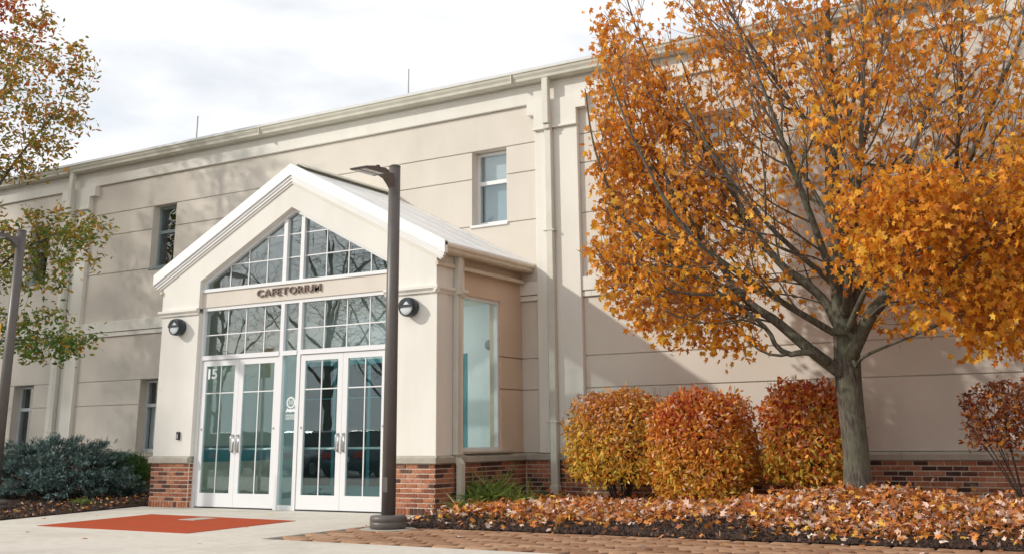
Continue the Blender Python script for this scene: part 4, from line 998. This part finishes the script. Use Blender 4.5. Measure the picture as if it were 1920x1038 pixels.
def blend(pos, zz, m, topc, botc, tw, bw, shift=0):
    t = np.clip(.5+zz*.85+shift+rng.normal(size=m)*.28+.18*np.sin(pos[:, 0]*5+pos[:, 2]*4), 0, 1)[:, None]
    return pal(topc, tw, m)*t+pal(botc, bw, m)*(1-t)
grp = 'clipped shrubs in autumn colour along the wall'
shrub('burning_bush', 'rounded bush left of the row, rusty on top and yellow below, next to the downspout', (8.14, -.98, .94), (.77, .62, .77), 11500, lambda p, z, m: blend(p, z, m, [BRN, RED, ORG, PNK], [YEL, YGR, ORG], [3, 1.6, 3, 1.0], [4.5, 2.2, 1.6], -.28), .11, group=grp, bottom=-.62)
shrub('burning_bush', 'bright orange red bush in the middle of the row of shrubs', (9.52, -1.16, .88), (.70, .64, .78), 12500, lambda p, z, m: blend(p, z, m, [RED, ORG, CRM, PNK], [ORG, YEL, YGR, PNK], [4, 3, .8, .9], [4, 3.2, 1.2, .6], -.05), .12, group=grp)
shrub('burning_bush', 'crimson and yellow bush directly behind the maple trunk', (10.96, -.98, 1.02), (.61, .58, .72), 10500, lambda p, z, m: blend(p, z, m, [RED, CRM, ORG, PNK], [YEL, YGR, ORG, RED], [3, 2.2, 2.4, .9], [2.8, 2.2, 2, 1], -.05), .20, group=grp, bottom=-.75)
# sparse vase-shaped shrub at the right
e = empty('sparse_shrub', (13.52, -1.05, .18), 'thin twiggy shrub with few brown red leaves at the right edge', 'shrub')
T = Tree(); T.limb([(13.52, -1.05, .10), (13.52, -1.05, .34)], .022, .018)
for k in range(11):
    t = 2*math.pi*k/11+rng.normal()*.2; r = rng.uniform(.25, .55)
    T.limb([(13.52, -1.05, .2), (13.52+math.cos(t)*r*.45, -1.05+math.sin(t)*r*.4, .62), (13.52+math.cos(t)*r, -1.05+math.sin(t)*r*.75, 1.05)], .013, .006, 1)
A, _ = superellipsoid(700, (13.52, -1.05, 1.22), (.68, .55, .50), 2.4, .2, 1.0)
T.grow(A, di=.7, dk=.08, step=.06, up=.30, iters=60, seed=3, wob=.14)
big, small = MB(), MB(); T.mesh(big, small, .010); big.build('stems', 'stem_dark', e); o = small.build('twigs', 'twig_grey', e); o['kind'] = 'stuff'
P = np.array(T.p); tw = np.where((np.array(T.r) < .006) & (P[:, 2] > .75))[0]; li = rng.choice(tw, 1900); n = len(li); pos = P[li]+rng.normal(size=(n, 3))*.035; pos[:, 1] = np.minimum(pos[:, 1], -.08)
leaf_cloud('foliage', LANCE, pos, rng.normal(size=(n, 3))+np.array([0, 0, -.3]), rng.uniform(.055, .10, n), pal([BRN, (.20, .05, .03), ORG, RED], [4, 3, 1.2, 1.2], n), 'leaf', e)

# ---------------------------------------------------------------- blue-green juniper and boxwood
def sprig():
    vs = []; fs = []
    for k in range(7):
        t = 2*math.pi*k/7*2.4; z0 = .08+.12*k; ca, sa = math.cos(t), math.sin(t); L_ = .34*(1-.06*k); i = len(vs)
        px_, py_ = -sa*.035, ca*.035
        vs += [(px_*1.7, z0, py_*1.7), (-px_*1.7, z0, -py_*1.7), (ca*L_, z0+.26, sa*L_)]; fs.append((i, i+1, i+2))
    i = len(vs); vs += [(.03, 0, 0), (-.03, 0, 0), (0, 1.05, 0), (0, 0, .03), (0, 0, -.03)]; fs += [(i, i+1, i+2), (i+3, i+4, i+2)]
    return np.array(vs, float), np.array(fs)
SPRIG = sprig()
e = empty('juniper', (-3.75, -1.75, .03), 'wide low blue green juniper against the wall on the left', 'shrub')
st = MB()
for k in range(30):
    t = rng.uniform(0, 2*math.pi); r = rng.uniform(.4, .9)
    st.tube([(-3.75, -1.75, .0), (-3.75+math.cos(t)*r*.9, -1.75+math.sin(t)*r*.7, .35), (-3.75+math.cos(t)*r*1.75, -1.75+math.sin(t)*r*1.1, .5+rng.uniform(-.15, .4))], [.03, .018, .006], 5, cap=False)
st.build('stems', 'stem_dark', e)
pads = []; pos_l = []; dir_l = []; col_l = []
for k in range(430):
    d = unit(rng.normal(size=3)); d[2] = abs(d[2])*.9-.12
    kk = (np.abs(d)**2.4).sum()**(-1/2.4); cpos = np.array([-3.75, -1.75, .12])+d*kk*np.array([1.80, 1.14, 1.0])*rng.uniform(.74, 1.03)
    if cpos[1] > -.15 or cpos[2] < .10: continue
    nn = rng.integers(50, 85); pads.append(cpos)
    outd = unit(np.array([d[0], d[1], .25]))
    off = rng.normal(size=(nn, 3))*np.array([.075, .075, .030]); tip = off@outd
    pos_l.append(cpos+off+outd*rng.uniform(-.10, .08, (nn, 1))); dir_l.append(outd*1.2+rng.normal(size=(nn, 3))*.5+np.array([0, 0, .35]))
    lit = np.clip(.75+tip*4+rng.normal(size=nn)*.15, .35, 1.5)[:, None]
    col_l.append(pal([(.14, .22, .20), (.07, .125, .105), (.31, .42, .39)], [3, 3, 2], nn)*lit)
# inner mass of sprigs, shade between the pads put into dark colour
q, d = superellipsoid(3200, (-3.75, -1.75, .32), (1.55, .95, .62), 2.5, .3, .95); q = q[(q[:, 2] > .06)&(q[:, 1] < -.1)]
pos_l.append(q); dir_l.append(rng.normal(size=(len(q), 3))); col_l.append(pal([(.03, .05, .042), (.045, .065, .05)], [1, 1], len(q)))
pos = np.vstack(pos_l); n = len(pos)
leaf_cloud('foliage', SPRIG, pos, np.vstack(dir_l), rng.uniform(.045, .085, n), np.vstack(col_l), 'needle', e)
shrub('boxwood', 'small dark green clipped boxwood between the juniper and the entrance pier', (-2.95, -.85, .47), (.62, .5, .40), 9000, lambda p, z, m: pal([(.06, .17, .03), (.09, .24, .04), (.035, .10, .02)], [3, 2, 2], m), .05, leaf=(.03, .05), ex=2.6, rmin=.7)

# ---------------------------------------------------------------- small green plants by the pier
def tuft(x, y, z, label, h, n, cols, broad=False):
    e = empty('ground_plant', (x, y, z), label, 'plant', 'low plants at the foot of the porch')
    pos = np.array([x, y, z])+rng.normal(size=(n, 3))*np.array([.10, .10, 0])*(h/.25)
    if broad:
        pos[:, 2] += rng.uniform(.0, .14, n); dr = rng.normal(size=(n, 3))+np.array([0, 0, .3]); leaf_cloud('leaves', OVAL, pos, dr, rng.uniform(.05, .09, n), pal(cols, [1]*len(cols), n), 'leaf', e)
    else:
        dr = rng.normal(size=(n, 3))*.42+np.array([0, 0, 1]); BL_ = fan([(0, 0), (.035, .3), (.028, .7), (0, 1), (-.028, .7), (-.035, .3)], .1, (0, .45), .9)
        leaf_cloud('leaves', BL_, pos, dr, rng.uniform(.6, 1.15, n)*h, pal(cols, [1]*len(cols), n), 'leaf', e)
GR1 = [(.34, .48, .12), (.44, .55, .16), (.24, .38, .09), (.52, .55, .22)]
tuft(6.30, -2.35, .03, 'pale green grassy clump right at the porch corner beside its downspout', .20, 120, GR1)
tuft(6.30, -1.70, .06, 'bright green grassy clump under the tall side window', .34, 320, GR1)
tuft(6.75, -1.55, .06, 'low yellow green clump right of the tallest clump by the porch', .22, 150, [(.52, .55, .18), (.40, .48, .14)])
tuft(6.75, -.75, .08, 'dark broad-leaved green plant in the corner of porch and wall', .25, 90, [(.04, .10, .03), (.06, .13, .04)], True)
tuft(-.85, -3.3, .04, 'small bright green weed in the left bed by the walk', .12, 60, GR1)

# ---------------------------------------------------------------- fallen leaves and mulch chips
def litter(name, n, sampler, hf, size, cols, wts, label, tmpl=MAPLE, flat=.8):
    xy = sampler(n); m = len(xy); z = np.array([hf(x, y) for x, y in xy])+rng.uniform(.004, .03, m)+rng.exponential(.022, m)
    pos = np.column_stack([xy, z]); dr = rng.normal(size=(m, 3))*np.array([1, 1, .28*flat/.55]); nr = rng.normal(size=(m, 3))*flat+np.array([0, 0, 1.0])
    o = leaf_cloud(name, tmpl, pos, dr, rng.uniform(size[0], size[1], m), pal(cols, wts, m, .2), 'leaf_fallen', None, nr); o['label'] = label; o['category'] = 'fallen leaves'; return o
def samp_right(n):
    out_ = []
    while len(out_) < n:
        x = rng.uniform(6.2, 16.5); y = -rng.uniform(.08, 4.6)
        edge = -3.38-.42*smooth01((x-10.5)/2.5)-.25*math.sin(x*1.7)-.12*math.sin(x*4.1)
        if x < 8.2: edge = -2.75-.35*(x-6.2)
        d = 1.0 if y > edge else math.exp(-((edge-y)/.17))*.9+.03
        if x < 7.2 and y > -1.9: d *= .5
        if rng.random() < d: out_.append((x, y))
    return np.array(out_)
LC = [(.62, .24, .05), (.72, .49, .37), (.33, .12, .045), (.72, .42, .07), (.82, .66, .55), (.50, .16, .04)]
litter('leaf_litter', 30000, samp_right, bed_h, (.05, .105), LC, [4.0, 2.4, 2.6, 1.0, 1.3, 3.0], 'thick carpet of fallen orange and pale maple leaves on the right bed')
def samp_left(n):
    y = -rng.uniform(.2, 6.2, n); x = np.array([lx(min(v, -2.45)) for v in y])-.05-rng.exponential(1.6, n); return np.column_stack([x, y])
litter('leaf_litter', 520, samp_left, lbed_h, (.05, .085), LC+[(.2, .2, .05)], [2, 2, 3, .6, .8, 2, 1], 'scattered brown leaves on the dark mulch of the left bed', OVAL)
def chips(name, n, sampler, hf, label):
    xy = sampler(n); z = np.array([hf(x, y) for x, y in xy])+.004
    CH = (np.array([(-.5, 0, 0), (.5, 0, 0), (.4, 1, .0), (-.4, 1, .0), (0, .5, .35)]), np.array([(0, 1, 4), (1, 2, 4), (2, 3, 4), (3, 0, 4)]))
    dr = rng.normal(size=(n, 3))*np.array([1, 1, .35]); nr = rng.normal(size=(n, 3))*.5+np.array([0, 0, 1]); T_ = CH[0].copy(); T_[:, 0] *= .35
    o = leaf_cloud(name, (T_, CH[1]), np.column_stack([xy, z]), dr, rng.uniform(.025, .06, n), pal([(.05, .028, .02), (.085, .045, .03), (.03, .018, .014), (.13, .08, .06)], [4, 3, 3, .6], n), 'leaf_fallen', None, nr); o['label'] = label; o['category'] = 'mulch'
chips('mulch_chips', 9000, lambda n: np.column_stack([6.3+rng.uniform(0, 1, n)**1.0*9.5, -rng.uniform(2.4, 4.62, n)]), bed_h, 'dark brown bark mulch along the front edge of the right bed')
def mchip_left(n):
    y = -rng.uniform(.3, 6.3, n); x = np.array([lx(min(v, -2.45)) for v in y])-.02-rng.exponential(1.5, n); return np.column_stack([x, y])
chips('mulch_chips', 5000, mchip_left, lbed_h, 'dark bark mulch under the juniper in the left bed')
# single leaves lying on the paving
spots = [(9.2, -5.2, 'pale leaf alone on the pavers right of the lamp post'), (1.15, -4.6, 'brown leaf on concrete left of the red square, nearest the left bed'), (.95, -5.3, 'orange leaf on the concrete by the left bed edge'), (4.35, -7.3, 'dark leaf on the concrete below the red square'), (2.9, -7.0, 'small leaf on the front concrete left of centre'),
         (3.4, -3.2, 'leaf on the concrete just before the doors'), (4.9, -5.3, 'dark leaf at the right edge of the red square'), (6.1, -7.2, 'leaf near the concrete joint left of the pavers'), (11.2, -5.0, 'yellow leaf on the pavers below the maple, left one'), (12.6, -4.9, 'pale leaf on the pavers below the maple, right one')]
for i, (x, y, lab) in enumerate(spots):
    z = .012 if y > -6.4 and x > 6.3 else .006
    dr = [(math.cos(i*2.1), math.sin(i*2.1), .05)]
    o = leaf_cloud('fallen_leaf', MAPLE, [(x, y, z+.004)], dr, [.085], pal(LC, [1]*len(LC), 1), 'leaf_fallen', None, [(.1, .1, 1)]); del o['kind']; tag(o, lab, 'leaf', 'single leaves on the paving')

for i in range(26):
    x = rng.uniform(7.4, 14.5); y = -4.60-rng.exponential(.35)
    if y < -6.3: continue
    o = leaf_cloud('fallen_leaf', MAPLE, [(x, y, .022)], [(math.cos(i*1.7), math.sin(i*1.7), .08)], [rng.uniform(.05, .09)], pal(LC, [1]*len(LC), 1), 'leaf_fallen', None, [(rng.normal()*.3, rng.normal()*.3, 1)]); del o['kind']; tag(o, 'one of the stray leaves blown onto the pavers along the bed edge', 'leaf', 'stray leaves along the bed edge')
# ---------------------------------------------------------------- across the parking lot (seen in the glass) and added shade trees off frame
def copy_tree(o, parent=None):
    c = o.copy(); col.objects.link(c); c.parent = parent
    for ch in list(o.children): copy_tree(ch, c)
    return c
for k, (x, y, rz, sc, lb) in enumerate([(-28.6, -20.0, 2.2, 2.55, 'very tall leafy tree added far left of the frame to shade the wall, nearer the hall'), (-39.0, -23.0, .7, 2.5, 'very tall leafy tree added far left of the frame to shade the wall, farther out')]):
    st_ = copy_tree(lt); st_.location = (x, y, -.1); st_.rotation_euler.z = rz; st_.scale = (sc, sc, sc); st_['label'] = lb; st_['group'] = 'tall trees added to shade the left wall'  # unseen tree copies, added to keep sun off the left wall
def bare_tree(seed, H):
    e = empty('bare_tree', (0, 0, -.12), 'x', 'tree', 'bare trees across the parking lot')
    T = Tree(); rr = np.random.default_rng(seed)
    T.limb([(0, 0, -.15), (.05, 0, H*.2), (0, .1, H*.45), (.1, 0, H*.75)], .22, .05)
    for k in range(9):
        t = 2.4*k+rr.normal()*.3; z = H*(.2+.055*k); r = H*.3*rr.uniform(.7, 1.1)
        T.limb([(0, 0, z), (math.cos(t)*r*.45, math.sin(t)*r*.45, z+H*.12), (math.cos(t)*r, math.sin(t)*r, z+H*.30)], .085, .02, 1, .2)
    d = unit(rr.normal(size=(1100, 3)))*rr.uniform(.1, 1, (1100, 1))**.4; A = np.array([0, 0, H*.64])+d*np.array([H*.36, H*.36, H*.36])
    T.grow(A, di=2.2, dk=.3, step=.26, up=.25, iters=70, seed=seed, wob=.16); T.r = [max(r, .008) for r in T.r]
    big, small = MB(), MB(); T.mesh(big, small, .03); big.build('trunk', 'bark', e); o = small.build('branches', 'twig_grey', e); o['kind'] = 'stuff'; return e
bt = [bare_tree(21, 10.5), bare_tree(22, 12.5)]
labs = ['bare tree across the lot, nearest to the hall', 'bare tree across the lot standing behind the parked cars', 'tall bare tree across the lot at its far left end', 'bare tree far back across the lot in the middle', 'slender bare tree across the lot on the near right']
for i, (x, y, rz, lb) in enumerate([(-9.5, -22.0, 0, labs[0]), (-15.5, -25.0, 1.0, labs[1]), (-24.0, -27.0, 2.0, labs[2]), (-19.0, -34.0, 3.4, labs[3]), (-5.5, -27.5, 4.2, labs[4])]):
    o = bt[i] if i < 2 else copy_tree(bt[i % 2]); o.location = (x, y, -.12); o.rotation_euler.z = rz; o['label'] = lb
def parked_car(x, y, paint, label):
    e = empty('parked_car', (x, y, -.12), label, 'car', 'cars parked in the lot'); z = -.12
    W2 = .90
    prof = [(-2.25, .32), (-2.28, .62), (-2.20, .88), (-1.55, .98), (-.95, 1.02), (1.25, 1.02), (1.95, .98), (2.22, .90), (2.28, .62), (2.22, .30)]
    bm = bmesh.new(); vs_ = []
    for sgn, kx in ((-1, 1), (1, 1)):
        vs_.append([bm.verts.new((x+sgn*W2, y+p, z+q)) for p, q in prof])
    n = len(prof); bm.faces.new(vs_[0]); bm.faces.new(vs_[1][::-1])
    for i in range(n): bm.faces.new((vs_[0][i], vs_[1][i], vs_[1][(i+1) % n], vs_[0][(i+1) % n]))
    bmesh.ops.recalc_face_normals(bm, faces=bm.faces[:]); bmesh.ops.bevel(bm, geom=bm.edges[:], offset=.07, segments=2, affect='EDGES')
    og = origin(e); 
    for v_ in bm.verts: v_.co -= og
    me = bpy.data.meshes.new('body'); bm.to_mesh(me); bm.free(); body = link('body', me, paint, e, True)
    for nm, m_, inset, t_ in (('cabin_glass', 'plastic_black', 0, 0), ('roof_panel', paint, .0, 1)):
        low = [(-1.15, 1.0), (1.75, 1.0)]; top = [(-.35, 1.46), (1.15, 1.46)]
        if t_ == 0:
            vv = [(x+sg*W2*.93, y+p, z+q) for sg in (-1, 1) for p, q in low]+[(x+sg*W2*.72, y+p, z+q) for sg in (-1, 1) for p, q in top]
        else:
            vv = [(x+sg*W2*.75, y+p, z+1.445) for sg in (-1, 1) for p in (-.40, 1.20)]+[(x+sg*W2*.62, y+p, z+1.50) for sg in (-1, 1) for p in (-.25, 1.05)]
        MB().add(vv, [(0, 1, 3, 2), (4, 5, 7, 6), (0, 1, 5, 4), (2, 3, 7, 6), (0, 2, 6, 4), (1, 3, 7, 5)]).build(nm, m_, e)
    for sx in (-1, 1):
        for wy in (-1.40, 1.38):
            w_ = MB().lathe([(.20, 0), (.31, .01), (.325, .05), (.325, .17), (.31, .21), (.2, .22)], (x+sx*(W2-.20), y+wy, z+.325), (sx, 0, 0), 20).build('wheel', 'tyre', e, True)
            MB().lathe([(.19, .215), (.17, .228), (.05, .222)], (x+sx*(W2-.20), y+wy, z+.325), (sx, 0, 0), 16).build('rim', 'steel', w_)
        MB().cbox(x+sx*.62-.20, x+sx*.62+.20, y+2.18, y+2.285, z+.66, z+.84, .02).build('tail_light', 'tail_red', e)
        MB().cbox(x+sx*.60-.18, x+sx*.60+.18, y-2.27, y-2.18, z+.62, z+.76, .02).build('headlight', 'lens_pale', e)
    MB().cbox(x-.26, x+.26, y+2.25, y+2.29, z+.56, z+.70, .004).build('number_plate', 'vinyl_white', e)
parked_car(-9.4, -17.6, 'car_silver', 'silver sedan parked in the lot with its red tail lights to the hall')
parked_car(-6.4, -17.4, 'car_paint', 'dark blue sedan parked between the silver car and the black end of the row')
parked_car(-3.5, -17.7, 'plastic_black', 'black sedan at the near end of the row of parked cars')
parked_car(-12.6, -17.5, 'car_paint', 'dark blue sedan at the far end of the row beyond the silver car')
